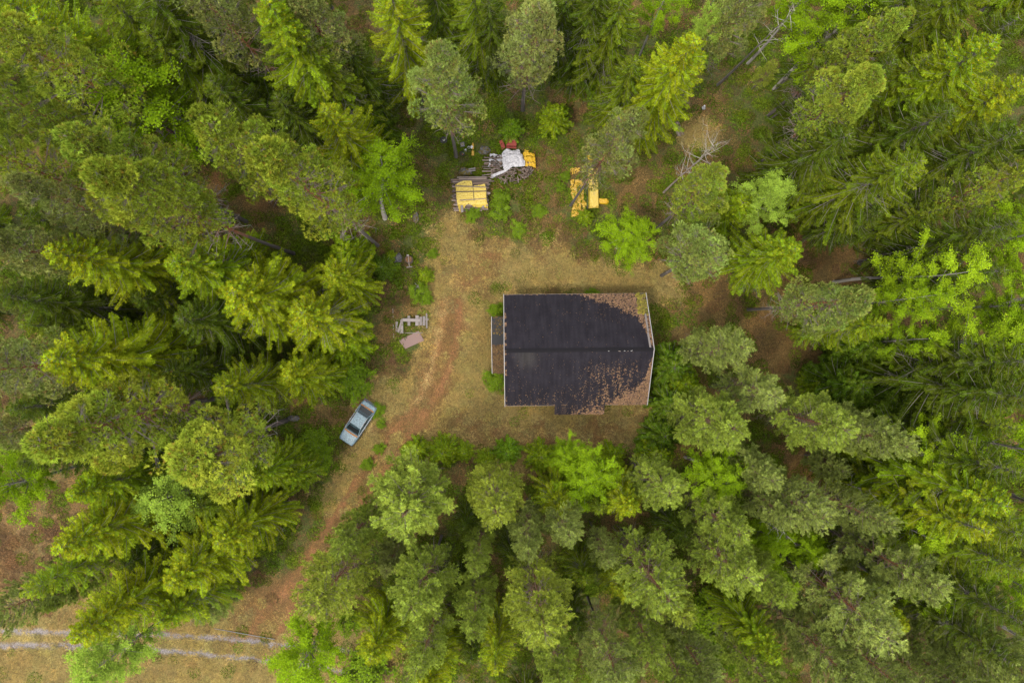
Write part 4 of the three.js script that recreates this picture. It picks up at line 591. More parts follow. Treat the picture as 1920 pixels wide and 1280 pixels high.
// a sheet of cloth laid over a height, cut to an outline, with torn holes
function sheet(poly, height, cell = .05, hole = null) {
  const xs = poly.map((p) => p[0]), zs = poly.map((p) => p[1]), x0 = Math.min(...xs), z0 = Math.min(...zs), nx = Math.ceil((Math.max(...xs) - x0) / cell), nz = Math.ceil((Math.max(...zs) - z0) / cell), id = new Map(), pos = [], uv = [], idx = [];
  const v = (i, j) => { const k = j * 4096 + i; if (!id.has(k)) { const x = x0 + i * cell, z = z0 + j * cell; id.set(k, pos.length / 3); pos.push(x, height(x, z), z); uv.push(x * .8, z * .8); } return id.get(k); };
  for (let j = 0; j < nz; j++) for (let i = 0; i < nx; i++) { const x = x0 + (i + .5) * cell, z = z0 + (j + .5) * cell; if (!inside(poly, x, z) || (hole && hole(x, z))) continue; idx.push(v(i, j), v(i, j + 1), v(i + 1, j), v(i + 1, j), v(i, j + 1), v(i + 1, j + 1)); }
  const g = new THREE.BufferGeometry(); g.setAttribute('position', new THREE.Float32BufferAttribute(pos, 3)); g.setAttribute('uv', new THREE.Float32BufferAttribute(uv, 2)); g.setIndex(idx); g.computeVertexNormals(); return g;
}
function placed(name, label, cat, g, m, [x, z]) { g.translate(-x, 0, -z); const o = part(scene, numbered(name), g, m); o.position.set(x, 0, z); tag(o, label, cat); return o; }
const logG = [0, 1, 2].map((k) => { const g = new THREE.CylinderGeometry(.5, .46, 1, 9, 3).rotateZ(Math.PI / 2), p = g.attributes.position; for (let i = 0; i < p.count; i++) { const f = 1 + .12 * n3(p.getX(i) * 2 + k * 5, p.getY(i) * 2, p.getZ(i) * 2); p.setY(i, p.getY(i) * f + .06 * Math.sin(p.getX(i) * 3 + k)); p.setZ(i, p.getZ(i) * f); } g.computeVertexNormals(); return g; });
const splitG = [0, 1].map((k) => { const g = new THREE.CylinderGeometry(.5, .5, 1, 5, 1, false, 0, k ? 3.4 : 1.9).rotateZ(Math.PI / 2); g.computeVertexNormals(); return mergeGeometries([g.toNonIndexed(), (() => { const q = new THREE.BoxGeometry(1, .42, .5).translate(0, .1, k ? 0 : .2).toNonIndexed(); return q; })()]); });
const woodMs = [[.10, .075, .062], [.135, .105, .09], [.07, .05, .042], [.17, .132, .112], [.12, .08, .06]].map((c) => mat(c, .95));
const yellowT = tarpMat([166, 145, 60], [146, 120, 40], 3), yellowV = tarpMat([166, 132, 8], [146, 112, 6], 9), whiteT = tarpMat([152, 151, 156], [132, 131, 138], 5, .6), dullY = tarpMat([152, 122, 26], [124, 92, 22], 13);
{ // log stack under a strapped yellow tarpaulin
  const X = [-3.56, -14.54][0], Z = [-3.56, -14.54][1], o = thing('log_stack', 'stack of long grey logs under a strapped yellow tarpaulin', 'log stack', at(X, Z)), r = rng(61);
  for (let row = 0; row < 4; row++) for (let i = 0; i < 16 - row * 1; i++) {
    const z = -1.38 + i * .2 + row * .06, d = .15 + .09 * r(), L = 2.5 + .9 * r() + (i < 4 ? .5 * r() : 0), m = part(o, 'log', logG[(i + row) % 3], woodMs[Math.floor(r() * 5)]); m.scale.set(L, d, d); m.position.set((r() - .5) * .6 + (i < 5 ? .12 : 0), .1 + row * .18, z); m.rotation.y = (r() - .5) * .1; m.rotation.x = r() * 6;
  }
  for (let i = 0; i < 5; i++) { const m = part(o, 'log', logG[i % 3], woodMs[(i * 2 + 1) % 5]); m.scale.set(2.4 + .5 * r(), .14, .14); m.position.set(.1 + .3 * r() + (i === 3 ? .55 : 0), .82, -1.42 + i * .15); m.rotation.y = .06 * (r() - .5) + .03; }
  const top = (x, z) => groundY(X, Z) + .90 + .03 * n2(x * 4, z * 4) + .02 * n2b(x * 1.5, z * 9) - .8 * sm(1.05, 1.75, z - Z) * (.85 + .25 * n2(x * 3, 1)) - .12 * sm(1.35, 1.6, Math.abs(x - X - .05)) ;
  const poly = [[-5.01, -15.22], [-4.65, -15.44], [-4.22, -15.60], [-3.44, -15.60], [-3.35, -15.11], [-2.72, -15.19], [-2.15, -15.32], [-2.04, -14.94], [-2.01, -14.23], [-1.90, -13.07], [-2.51, -13.10], [-3.15, -13.07], [-3.44, -13.30], [-3.75, -13.39], [-4.01, -13.30], [-4.21, -13.01], [-4.47, -12.71], [-4.67, -12.73], [-4.87, -13.66], [-4.97, -14.80]];
  placed('yellow_tarpaulin', 'faded yellow tarpaulin with dark straps over the log stack', 'tarpaulin', sheet(poly, top, .05), yellowT, [X, Z]);
  const poles = [[[[-4.97, -15.09], [-2.00, -14.96]], .1], [[[-4.95, -14.52], [-2.00, -14.59]], .09], [[[-4.58, -13.72], [-2.08, -13.88]], .09]];
  poles.forEach(([p, d], i) => { const [a, b] = p, m = part(scene, numbered('weathered_pole'), logG[i % 3], woodMs[(i + 1) % 5]); m.scale.set(Math.hypot(b[0] - a[0], b[1] - a[1]), d, d); m.position.set((a[0] + b[0]) / 2, groundY(X, Z) + .97 - (i === 2 ? .04 : 0), (a[1] + b[1]) / 2); m.rotation.y = -Math.atan2(b[1] - a[1], b[0] - a[0]); tag(m, ['thick brown pole holding down the upper edge of the yellow tarpaulin', 'middle grey pole lying across the yellow tarpaulin', 'lower pole across the yellow tarpaulin above two boards'][i], 'pole'); });
  for (const [p, i] of [[[[-4.42, -13.75], [-4.37, -12.63]], 0], [[[-2.37, -13.87], [-2.39, -13.05]], 1]]) { const [a, b] = p, L = Math.hypot(b[0] - a[0], b[1] - a[1]), m = part(scene, numbered('grey_board'), box(.24, .04, L).rotateX(.28), M.greyWood); m.position.set((a[0] + b[0]) / 2, groundY(X, Z) + .9 - .18, (a[1] + b[1]) / 2 ); m.rotation.y = .02; tag(m, ['longer grey board leaning on the hanging edge of the yellow tarpaulin', 'shorter grey board leaning on the yellow tarpaulin by a green shrub'][i], 'board'); }
  const strap = (pts, y) => { const c = new THREE.CatmullRomCurve3(pts.map(([x, z], i) => new THREE.Vector3(x, top(x, z) + .012, z))); return new THREE.TubeGeometry(c, 40, .025, 5); };
  placed('dark_strap', 'dark strap running down the middle of the yellow tarpaulin', 'strap', strap([[-3.42, -15.55], [-3.33, -15.01], [-3.28, -14.44], [-3.22, -13.72], [-3.15, -13.12]]), mat([.03, .03, .032], .8), [X, Z]);
  placed('dark_strap', 'dark strap along the edge of the yellow tarpaulin', 'strap', strap([[-2.16, -15.26], [-2.05, -14.87], [-2.03, -14.22], [-1.98, -13.65], [-1.92, -13.12]]), mat([.03, .03, .032], .8), [X, Z]);
}
{ // heap of split firewood, half covered by white and yellow sheets
  const X = [0.26, -17.38][0], Z = [0.26, -17.38][1], o = thing('firewood_heap', 'heap of split firewood spilling from under a white tarpaulin', 'firewood', at(X, Z)), r = rng(62);
  const hh = (x, z) => { const e = Math.hypot((x - X) / 2.3, (z - Z - .1) / 2.0); return .95 * Math.sqrt(Math.max(0, 1 - e * e)); };
  for (let i = 0; i < 270; i++) {
    const t = r() * 6.283, d = Math.sqrt(r()), x = Math.cos(t) * d * 2.0 + .1, z = .35 + Math.sin(t) * d * 1.55; if (z < -.9) continue; const y = hh(X + x, Z + z); const m = part(o, 'split_log', splitG[i % 2], woodMs[Math.floor(r() * 5)]), s = .08 + .07 * r();
    m.scale.set(.3 + .22 * r(), s, s); m.position.set(x, Math.max(.05, y - .02 - .08 * r()), z); m.rotation.set(r() * 6, r() * 3.14, (r() - .5) * .7);
  }
  const poly = [[-0.58, -18.14], [-0.43, -18.42], [-0.13, -18.64], [0.10, -18.64], [0.35, -18.45], [0.71, -18.52], [1.03, -18.69], [1.14, -18.53], [1.21, -18.21], [1.39, -18.10], [1.44, -17.74], [1.64, -17.49], [1.65, -17.02], [1.14, -16.91], [0.50, -16.91], [0.14, -16.66], [-0.29, -16.39], [-0.86, -16.17], [-1.49, -15.98], [-1.78, -16.09], [-1.56, -16.26], [-0.86, -16.42], [-0.36, -16.59], [-0.49, -17.10], [-0.51, -17.60]];
  const top = (x, z) => groundY(x, z) + .07 + Math.max(hh(x, z) + .04, .05) * 1.02 + .16 * Math.abs(n2(x * 1.5 + 3, z * 1.1 + .5 * n2b(x, z))) + .05 * Math.abs(n2b(x * 2.2 + z * 2.6, z * .9 - x * .5));
  placed('white_tarpaulin', 'crumpled white tarpaulin thrown over the firewood heap', 'tarpaulin', sheet(poly, top, .045, (x, z) => n2(x * 5.2, z * 5.2) > .78 && z < Z - .5), whiteT, [X, Z]);
  const yp = [[1.44, -18.27], [1.57, -18.49], [1.63, -18.68], [1.80, -18.61], [2.04, -18.65], [1.94, -18.45], [2.58, -18.32], [2.62, -18.00], [2.65, -17.63], [2.70, -17.48], [2.66, -16.91], [2.29, -17.07], [1.66, -17.05], [1.64, -17.53], [1.46, -17.82]];
  placed('bright_yellow_sheet', 'bright yellow torn plastic sheet beside the white tarpaulin', 'plastic sheet', sheet(yp, (x, z) => groundY(x, z) + .1 + .6 * hh(x - .5, z) + .12 + .05 * n2(x * 3, z * 7), .04, (x, z) => Math.abs(Math.sin((z - Z) * 6.1 + .5 * n2(x * 3, z) + .6)) < .13 + .1 * n2b(x * 6, z * 6)), yellowV, [X, Z]);
  // poles under torn white strips, west of the heap
  for (let i = 0; i < 9; i++) { const px = [-1.24, -17.27][0], pz = [-1.24, -17.94][1] + i * .215, m = part(o, 'pole', logG[i % 3], woodMs[(i * 3) % 5]); m.scale.set(2.0 + .7 * r(), .12, .12); m.position.set(px - X + .2 * (r() - .5), .32 + .06 * r(), pz - Z); m.rotation.y = .12 * (r() - .5) + (i > 6 ? .15 : 0); }
  const wp = [[-1.72, -18.29], [-1.34, -18.34], [-0.87, -18.19], [-0.58, -18.23], [-0.49, -17.22], [-0.58, -17.04], [-1.30, -17.04], [-1.96, -16.95], [-1.79, -17.36], [-1.79, -17.80], [-1.30, -17.88], [-1.72, -18.05]];
  placed('torn_white_strips', 'torn strips of white plastic on the poles beside the firewood heap', 'plastic sheet', sheet(wp, (x, z) => groundY(x, z) + .42 + .05 * n2(x * 3, z * 3), .04, (x, z) => Math.sin((z - Z) * 14.2 + 1.5 * n2(x * 2, z * 2)) < -.25 + .5 * n2b(x * 4, z * 3)), whiteT, [X - 1.6, Z]);
}
{ // lumber under yellow sheets beneath a pine
  const beam = (cx, cz, w, l, h, turn, label, m, wr) => { // a long covered stack: a cloth draped over a box
    const g = new THREE.PlaneGeometry(w + 2 * h * .8, l + .3, 26, 70); g.rotateX(-Math.PI / 2); const p = g.attributes.position, uv = g.attributes.uv;
    for (let i = 0; i < p.count; i++) { let x = p.getX(i), z = p.getZ(i); const ov = Math.max(0, Math.abs(x) - w / 2), oz = Math.max(0, z - l / 2 + .05), ox = Math.min(ov * .3, .12); uv.setXY(i, x, z); p.setXYZ(i, Math.sign(x) * (Math.min(Math.abs(x), w / 2) + ox), h - ov * .92 - oz * 1.2 * (Math.abs(x) > w * .2 ? 1 : .4) + wr * (.03 * n2(x * 5, z * 2.2) + .02 * n2b(x * 9, z * 9)), z); }
    g.computeVertexNormals(); const o = part(scene, numbered('yellow_cover'), g, m); o.position.set(cx, groundY(cx, cz) + .02, cz); o.rotation.y = turn; tag(o, label, 'tarpaulin'); return o;
  };
  const c1 = [8.30, -15.00], o = thing('lumber_stack', 'stack of sawn boards under a tight pale yellow cover', 'lumber', at(c1[0], c1[1])), r = rng(63);
  for (let k = 0; k < 4; k++) for (let i = 0; i < 4; i++) part(o, 'board', box(.18, .05, 3.3 + .3 * r(), -.3 + i * .2, .12 + k * .11, (r() - .5) * .2), woodMs[(i + k) % 5]);
  for (const z of [-1.2, 0, 1.2]) part(o, 'bearer', box(.8, .09, .09, 0, .045, z), M.darkWood);
  beam(c1[0], c1[1], .78, 3.45, .56, .025, 'tight pale yellow cover over the lumber stack', yellowT, .7);
  const c2 = [9.23, -13.82]; beam(c2[0], c2[1] , .42, .78, .3, 1.5, 'small bright yellow bundle beside the covered lumber stack', yellowV, 1);
  part(o, 'bundle_board', box(.75, .16, .34, c2[0] - c1[0], .1, c2[1] - c1[1]), woodMs[1]);
  const pl = [[6.04, -15.73], [6.15, -15.92], [6.38, -15.95], [6.89, -15.88], [7.34, -15.70], [7.36, -13.93], [7.59, -13.70], [7.62, -13.14], [7.39, -12.97], [7.36, -12.55], [6.77, -12.35], [6.15, -12.30], [6.21, -13.03], [6.32, -13.36], [6.35, -13.93], [6.07, -14.60]];
  placed('tattered_yellow_sheet', 'tattered yellow sheet strewn with leaves at the foot of a pine', 'plastic sheet', sheet(pl, (x, z) => groundY(x, z) + .12 + .06 * n2(x * 2, z * 2) + .03 * n2b(x * 6, z * 6), .045, (x, z) => n2(x * 2.6 + 4, z * .9) + .35 * n2b(x * 7, z * 3) > .5), dullY, [[6.75, -14.18][0], [6.75, -14.18][1]]);
  const pl2 = [[6.04, -16.96], [6.21, -17.08], [7.00, -17.08], [7.00, -16.74], [6.66, -16.57], [6.21, -16.40], [6.07, -16.51]], pl3 = [[7.72, -18.26], [8.17, -18.23], [8.25, -17.78], [8.11, -17.53], [7.77, -17.56]];
  placed('yellow_scrap', 'yellow plastic scrap under the pine north of the tattered sheet', 'plastic sheet', sheet(pl2, (x, z) => groundY(x, z) + .1 + .05 * n2(x * 4, z * 4), .045, (x, z) => n2b(x * 4, z * 4) > .35), dullY, [[6.50, -16.81][0], [6.50, -16.81][1]]);
  placed('yellow_scrap', 'small yellow scrap under the pine beyond the lumber cover', 'plastic sheet', sheet(pl3, (x, z) => groundY(x, z) + .2 + .05 * n2(x * 4, z * 4), .045), yellowV, [[7.99, -17.94][0], [7.99, -17.94][1]]);
  const pp = [7.72, -14.49], pole = part(scene, 'dark_pole', new THREE.CylinderGeometry(.035, .035, 2.9, 8).rotateX(Math.PI / 2), mat([.04, .04, .045], .7)); pole.position.set(pp[0], groundY(...pp) + .06, pp[1]); tag(pole, 'dark thin pole lying along the covered lumber stack', 'pole');
}
function boulder(x, z, sx, sy, sz, seed, label, mossy) {
  const g = new THREE.IcosahedronGeometry(1, 5), p = g.attributes.position, c = new Float32Array(p.count * 3);
  for (let i = 0; i < p.count; i++) { const X = p.getX(i), Y = p.getY(i), Z = p.getZ(i), f = 1 + .22 * n3(X * 1.1 + seed, Y * 1.1, Z * 1.1) + .06 * n3(X * 4 + seed, Y * 4, Z * 4); p.setXYZ(i, X * f * sx, Math.max(-.4, Y * f) * sy, Z * f * sz); const m = sm(.05, .3, n3(X * 1.6 + seed * 2, Y * 1.6, Z * 1.6) + mossy), b = .85 + .3 * n3(X * 9, Y * 9, Z * 9 + seed); c[i * 3] = lerp(.085, .085, m) * b; c[i * 3 + 1] = lerp(.082, .066, m) * b; c[i * 3 + 2] = lerp(.082, .01, m) * b; }
  g.setAttribute('color', new THREE.BufferAttribute(c, 3)); g.computeVertexNormals();
  const o = part(scene, numbered('boulder'), g, new THREE.MeshStandardMaterial({ vertexColors: true, roughness: 1 })); o.position.set(...at(x, z, .1)); tag(o, label, 'boulder', 'boulders in the clearing'); return o;
}
boulder(-2.25, -18.72, .52, .5, .42, 1, 'grey boulder with a yellow moss patch beside the red metal box', .0);
boulder(-4.10, -16.60, .62, .45, .45, 4, 'moss-covered boulder carrying two short planks', .35);
boulder(-10.67, -8.30, .43, .4, .45, 7, 'bare grey boulder beside the leaf-topped barrel', -.5);
boulder(-8.87, -12.22, .28, .3, .5, 9, 'long mossy boulder at the edge of the clearing', .15);
boulder(-20.68, 7.12, .55, .45, .3, 12, 'grey boulder at the foot of an orange-barked pine', -.4);
boulder(-19.95, 12.79, .25, .3, .25, 15, 'small grey boulder in the shade west of the car', -.2);
{ const [x, z] = [-3.45, -16.76]; for (const s of [0, 1]) { const m = part(scene, numbered('short_plank'), box(.68, .04, .13), M.greyWood); m.position.set(x, groundY(x, z) + .44 + s * .0, z - .1 + s * .19); m.rotation.y = .17; m.rotation.z = -.1; tag(m, ['short grey plank on the mossy boulder, on the tyre side', 'short grey plank on the mossy boulder, on the log stack side'][s], 'plank'); } }
{ // wheel lying flat, white hub
  const [x, z] = [-6.19, -19.72], o = thing('old_truck_tyre', 'black tyre with white hub lying flat on the moss', 'tyre', at(x, z)); part(o, 'tyre', new THREE.TorusGeometry(.235, .105, 12, 32).rotateX(Math.PI / 2).translate(0, .105, 0), mat([.016, .016, .018], .85)); const rim = part(o, 'rim', new THREE.CylinderGeometry(.17, .17, .08, 24).translate(0, .08, 0), mat([.03, .03, .03], .6)); part(rim, 'hub', new THREE.TorusGeometry(.075, .03, 8, 20).rotateX(Math.PI / 2).translate(0, .14, 0), mat([.3, .285, .28], .5));
}
{ // small yard clutter between the tyre tree and the boulder
  let [x, z] = [-4.39, -19.29]; let o = thing('bottle_crate', 'grey crate of small bottles near the pine trunk', 'crate', at(x, z), .15);
  const grey = mat([.15, .145, .155], .7); part(o, 'base', box(.4, .02, .4, 0, .02, 0), grey); for (const s of [-1, 1]) { part(o, 'side', box(.02, .18, .4, s * .2, .1, 0), grey); part(o, 'side', box(.36, .18, .02, 0, .1, s * .19), grey); }
  const r = rng(9); for (let i = 0; i < 9; i++) part(o, 'bottle', new THREE.LatheGeometry([[0, 0], [.045, 0], [.045, .14], [.018, .19], [.018, .24], [0, .24]].map((p) => new THREE.Vector2(...p)), 12).translate((i % 3 - 1) * .115, .03, (Math.floor(i / 3) - 1) * .115), [mat([.24, .25, .27], .3), mat([.12, .16, .35], .3), mat([.45, .35, .3], .4)][Math.floor(r() * 3)]);
  [x, z] = [-3.76, -18.99]; o = thing('white_bucket', 'small round white bucket', 'bucket', at(x, z)); part(o, 'bucket_wall', new THREE.LatheGeometry([[0, .01], [.09, .01], [.12, .2], [.128, .2], [.128, .21], [.11, .21], [.085, .03], [0, .03]].map((p) => new THREE.Vector2(...p)), 24), mat([.34, .34, .35], .45)); part(o, 'lid', new THREE.CylinderGeometry(.05, .05, .02, 16).translate(0, .05, 0), mat([.3, .3, .3], .6));
  [x, z] = [-3.48, -19.05]; o = part(scene, 'white_basin', new THREE.SphereGeometry(.17, 20, 10, 0, Math.PI).rotateX(-.9).rotateY(1.2).translate(0, .1, 0), mat([.33, .33, .34], .4, { side: THREE.DoubleSide })); o.position.set(...at(x, z)); tag(o, 'white half-round basin leaning on the yellow canister', 'basin');
  for (const [q, l, w, lab] of [[[-3.37, -19.11], .58, .2, 'long yellow canister lying beside the white basin'], [[-3.38, -18.44], .48, .26, 'short wide yellow canister lying beside the grass path']]) { o = thing('yellow_canister', lab, 'canister', at(...q)); part(o, 'body', rbox(w, .2, l, .06, 0, .11, 0), mat([.27, .16, .012], .5)); part(o, 'cap', new THREE.CylinderGeometry(.03, .03, .05, 12).rotateX(Math.PI / 2).translate(0, .14, -l / 2 - .02), mat([.6, .35, .05], .5)); part(o, 'grip', box(.04, .03, .2, 0, .225, -.08), mat([.5, .3, .03], .5)); }
  [x, z] = [-4.38, -18.38]; o = thing('dark_tub', 'dark round tub filled with scrap', 'tub', at(x, z)); part(o, 'tub_wall', new THREE.LatheGeometry([[0, .01], [.2, .01], [.24, .22], [.22, .22], [.18, .04], [0, .04]].map((p) => new THREE.Vector2(...p)), 24), mat([.025, .025, .028], .6)); part(o, 'red_scrap', rbox(.09, .06, .1, .02, .03, .1, .02), mat([.35, .03, .04], .5)); part(o, 'blue_scrap', rbox(.14, .06, .1, .02, .06, .08, -.08), mat([.2, .3, .42], .5)); part(o, 'dark_scrap', rbox(.16, .06, .12, .02, -.08, .08, .05), mat([.06, .05, .055], .5));
  [x, z] = [-4.09, -18.73]; o = thing('framed_box', 'small white box with black frame', 'box', at(x, z), .25); for (const s of [-1, 1]) { part(o, 'frame_side', box(.045, .12, .36, s * .13, .06, 0), mat([.02, .02, .02], .6)); part(o, 'frame_side', box(.215, .12, .045, 0, .06, s * .157), mat([.02, .02, .02], .6)); } part(o, 'panel', box(.21, .02, .26, 0, .07, 0), mat([.33, .33, .34], .5));
  [x, z] = [-3.70, -18.67]; o = part(scene, 'broken_cup', new THREE.TorusGeometry(.07, .025, 8, 18, 4.2).rotateX(-Math.PI / 2).translate(0, .03, 0), mat([.32, .31, .29], .4)); o.position.set(...at(x, z)); tag(o, 'white broken ring of crockery near the white bucket', 'crockery');
}
{ // red sheet-metal box standing open, its loose door beside it
  const rust = (() => { const n = 128, d = new Uint8Array(n * n * 4); for (let j = 0; j < n; j++) for (let i = 0; i < n; i++) { const f = fbm(i * .05 + 8, j * .05, 4), o = (j * n + i) * 4, k = sm(.0, .45, f); d[o] = lerp(118, 84, k); d[o + 1] = lerp(36, 32, k); d[o + 2] = lerp(24, 20, k); d[o + 3] = 255; } const t = new THREE.DataTexture(d, n, n); t.colorSpace = THREE.SRGBColorSpace; t.magFilter = THREE.LinearFilter; t.wrapS = t.wrapT = THREE.RepeatWrapping; t.needsUpdate = true; return new THREE.MeshStandardMaterial({ map: t, roughness: .6 }); })();
  let [x, z] = [0.36, -19.57], o = thing('red_metal_box', 'rusty red metal box with sloping lid behind the firewood heap', 'metal box', at(x, z), -.03);
  part(o, 'body', box(.98, .5, .5, .0, .25, .27), rust); part(o, 'lower_shelf', box(.98, .06, .16, 0, .16, .6), rust); part(o, 'lid', box(.95, .04, .55, 0, 0, 0, 0, .35).translate(0, .6, -.24), rust); for (const s of [-1, 1]) part(o, 'lid_rib', box(.03, .03, .53, s * .3 - .02, 0, 0, 0, .35).translate(0, .635, -.24), rust); part(o, 'back_leg', box(.9, .62, .05, 0, .31, -.48), rust); part(o, 'white_strip', box(.5, .02, .07, -.12, .735, -.46, .05), M.white);
  [x, z] = [-0.54, -19.28]; o = thing('red_metal_door', 'loose red metal door leaning beside the red metal box', 'metal door', at(x, z), .35); part(o, 'panel', box(.36, .03, .82, 0, .16, 0, 0, 0, .45), rust); part(o, 'fold', box(.05, .05, .8, .16, .25, 0), rust); part(o, 'corner_tab', box(.16, .03, .2, -.12, .1, .36), rust);
}
{ // barrel with a bar and crosspiece over its litter-filled top
  const [x, z] = [-9.51, -8.12], o = thing('leaf_topped_barrel', 'round grey barrel filled with brown leaves, iron bar across it', 'barrel', at(x, z)); part(o, 'barrel_wall', new THREE.LatheGeometry([[0, 0], [.33, 0], [.36, .35], [.36, .72], [.32, .72], [.32, .62], [0, .62]].map((p) => new THREE.Vector2(...p)), 32), mat([.085, .06, .05], .85)); for (const y of [.15, .45]) part(o, 'hoop', new THREE.TorusGeometry(.36, .012, 6, 32).rotateX(Math.PI / 2).translate(0, y, 0), mat([.12, .08, .06], .7));
  const top = part(o, 'leaf_fill', new THREE.SphereGeometry(.318, 24, 8, 0, 6.283, 0, 1.2).scale(1, .18, 1).translate(0, .61, 0), mat([.13, .07, .034], 1)); part(o, 'bar', box(.07, .06, 1.2, .03, .76, .2, .12), M.paleWood); part(o, 'crosspiece', box(.56, .06, .1, .09, .76, .74, .12), M.greyWood); part(o, 'white_knob', rbox(.22, .06, .1, .02, -.06, .77, -.38), mat([.25, .22, .2], .8));
  const r = rng(17), im = new THREE.InstancedMesh(new THREE.DodecahedronGeometry(.03, 0).scale(1, .4, 1.3), mat([.15, .08, .038], 1), 90), T = new THREE.Matrix4(), q = new THREE.Quaternion(); for (let i = 0; i < 90; i++) { const a = r() * 6.283, d = Math.sqrt(r()) * .29; q.setFromAxisAngle(new THREE.Vector3(0, 1, 0), r() * 6); im.setMatrixAt(i, T.compose(new THREE.Vector3(Math.cos(a) * d, .63 + .04 * Math.sqrt(1 - d * d / .1), Math.sin(a) * d), q, new THREE.Vector3(1, 1, 1))); const b = .5 + .9 * r(); im.setColorAt(i, new THREE.Color().setRGB(b, b, b)); } im.name = 'dead_leaves'; im.userData.kind = 'stuff'; o.add(im);
}
{ // collapsed bench of grey boards, and a pinkish slab
  const [X, Z] = [-9.38, -2.06], o = thing('collapsed_bench', 'collapsed grey board bench on the grass by the stone slab', 'bench', at(X, Z)), mm = [M.greyWood, mat([.165, .145, .14], .95), mat([.14, .122, .115], .95)];
  const brd = (name, a, w, y, k) => { const [p, q] = a, L = Math.hypot(q[0] - p[0], q[1] - p[1]), m = part(o, name, box(L, .045, w), mm[k % 3]); m.position.set((p[0] + q[0]) / 2 - X, y, (p[1] + q[1]) / 2 - Z); m.rotation.y = -Math.atan2(q[1] - p[1], q[0] - p[0]); };
  brd('seat_board', [[-10.11, -2.33], [-8.38, -2.29]], .3, .42, 1);
  [[343, 803, 915], [437, 798, 916], [479, 815, 912], [517, 810, 914]].forEach(([x], i) => brd('cross_board', [[[-9.53, -2.73], [-9.51, -1.78]], [[-8.73, -2.77], [-8.74, -1.78]], [[-8.38, -2.63], [-8.39, -1.81]], [[-8.06, -2.69], [-8.07, -1.79]]][i], i === 1 ? .32 : .26, .33, i));
  brd('end_board', [[-7.81, -2.96], [-7.79, -1.53]], .14, .4, 0); brd('end_stub', [[-7.91, -2.37], [-7.63, -2.40]], .2, .36, 2); brd('side_board', [[-10.23, -2.35], [-10.21, -1.07]], .26, .2, 1); brd('side_board', [[-10.15, -2.43], [-10.56, -1.15]], .2, .27, 2); brd('side_board', [[-10.72, -2.17], [-10.73, -1.17]], .22, .12, 0); brd('rail', [[-10.58, -1.07], [-8.23, -1.10]], .06, .1, 2);
  brd('support', [[-9.55, -2.34], [-9.51, -1.87]], .1, .2, 0); brd('support', [[-8.74, -2.34], [-8.74, -1.87]], .1, .2, 0);
  const pl = [[-10.50, -0.35], [-8.62, -1.28], [-8.11, -0.35], [-9.93, 0.45]], s = new THREE.Shape(pl.map(([x, z]) => new THREE.Vector2(x - pl[0][0], -(z - pl[0][1])))), g = new THREE.ExtrudeGeometry(s, { depth: .06, bevelEnabled: true, bevelThickness: .012, bevelSize: .012, bevelSegments: 2 }).rotateX(-Math.PI / 2);
  const sl = part(scene, 'stone_slab', g, new THREE.MeshStandardMaterial({ color: new THREE.Color().setRGB(.145, .095, .085), roughness: .9 })); sl.position.set(pl[0][0], groundY(...pl[0]) + .03, pl[0][1]); tag(sl, 'flat pinkish grey slab lying beside the collapsed bench', 'slab');
  for (const [p, i] of [[[[-11.11, -3.42], [-11.08, -2.49]], 0], [[[-11.06, -1.87], [-11.02, -0.61]], 1]]) { const [a, b] = p, m = part(scene, numbered('white_stake'), new THREE.CylinderGeometry(.025 + .015 * i, .03, Math.hypot(b[0] - a[0], b[1] - a[1]), 8).rotateX(Math.PI / 2), mat([.26, .25, .25], .7)); m.position.set((a[0] + b[0]) / 2, groundY((a[0] + b[0]) / 2, (a[1] + b[1]) / 2) + .05, (a[1] + b[1]) / 2); m.rotation.y = .03; tag(m, ['thin white stake on the moss, the end farther from the slab', 'thick white stake lying on the moss by the collapsed bench'][i], 'stake'); }
}
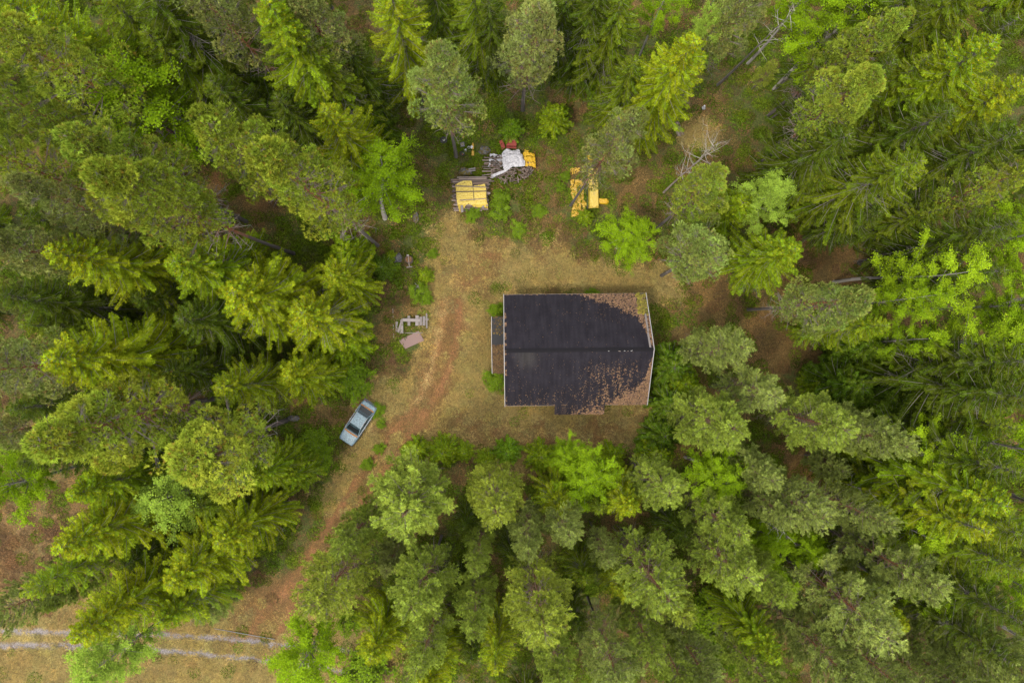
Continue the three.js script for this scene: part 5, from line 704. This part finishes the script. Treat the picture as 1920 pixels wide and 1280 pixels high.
{ // weathered board bundle, pale canister, barrier pole, bare sprig
  let [x, z] = [16.55, -20.83], o = thing('board_bundle', 'bundle of weathered grey-pink boards on a tawny patch of grass', 'boards', at(x, z), .42); for (let i = 0; i < 6; i++) part(o, 'board', box(1.25 + .15 * (i % 3), .05, .1, .04 * (i % 2), .05 + .02 * (i % 2), -.3 + i * .115).rotateY(Math.PI / 2), woodMs[[1, 3, 1, 4, 3, 0][i]]);
  [x, z] = [18.97, -22.89]; o = thing('pale_canister', 'small pale grey canister with white cap standing on moss', 'canister', at(x, z)); part(o, 'body', rbox(.34, .26, .3, .08, 0, .13, .05), mat([.2, .2, .2], .6)); part(o, 'neck', new THREE.CylinderGeometry(.06, .09, .1, 14).translate(.02, .3, -.05), mat([.2, .2, .2], .6)); part(o, 'cap', new THREE.CylinderGeometry(.08, .08, .06, 16).translate(.02, .37, -.08), mat([.34, .33, .34], .5)); part(o, 'handle', new THREE.TorusGeometry(.09, .018, 8, 18, 3.14).translate(0, .26, .1), mat([.3, .29, .3], .5));
  const [a, b] = [[-28.21, 27.32], [-22.43, 28.37]], pole = part(scene, 'barrier_pole', new THREE.CylinderGeometry(.028, .035, Math.hypot(b[0] - a[0], b[1] - a[1]), 8).rotateZ(Math.PI / 2), mat([.10, .105, .12], .6)); pole.position.set((a[0] + b[0]) / 2, .12, (a[1] + b[1]) / 2); pole.rotation.y = -Math.atan2(b[1] - a[1], b[0] - a[0]); tag(pole, 'long thin grey pole lying along the gravel road', 'pole');
  [x, z] = [-8.59, -5.52]; const s = new Soup(256), r = rng(88), g = () => [.25, .24, .23]; s.tube([[0, 0, 0], [.05, .7, .02], [.0, 1.0, 0]], .03, .012, 5, g); for (let i = 0; i < 7; i++) { const t = i / 7 * 6.283 + r(), p = [.03, .55 + .06 * i, .01], e = [Math.cos(t) * .45, .8 + .06 * i, Math.sin(t) * .45]; s.tube([p, e], .018, .006, 4, g); s.tube([[lerp(p[0], e[0], .6), lerp(p[1], e[1], .6), lerp(p[2], e[2], .6)], [e[0] * .9 + .12 * (r() - .5), e[1] + .15, e[2] * .9 + .2 * (r() - .5)]], .01, .004, 3, g); }
  o = part(scene, 'bleached_sapling', s.geometry(), soupMat()); o.position.set(...at(x, z)); tag(o, 'bleached leafless sapling top beside a low leafy bush', 'sapling');
}
scene.traverse((o) => { if (o.isMesh) o.castShadow = o.receiveShadow = true; });
renderer.render(scene, camera);
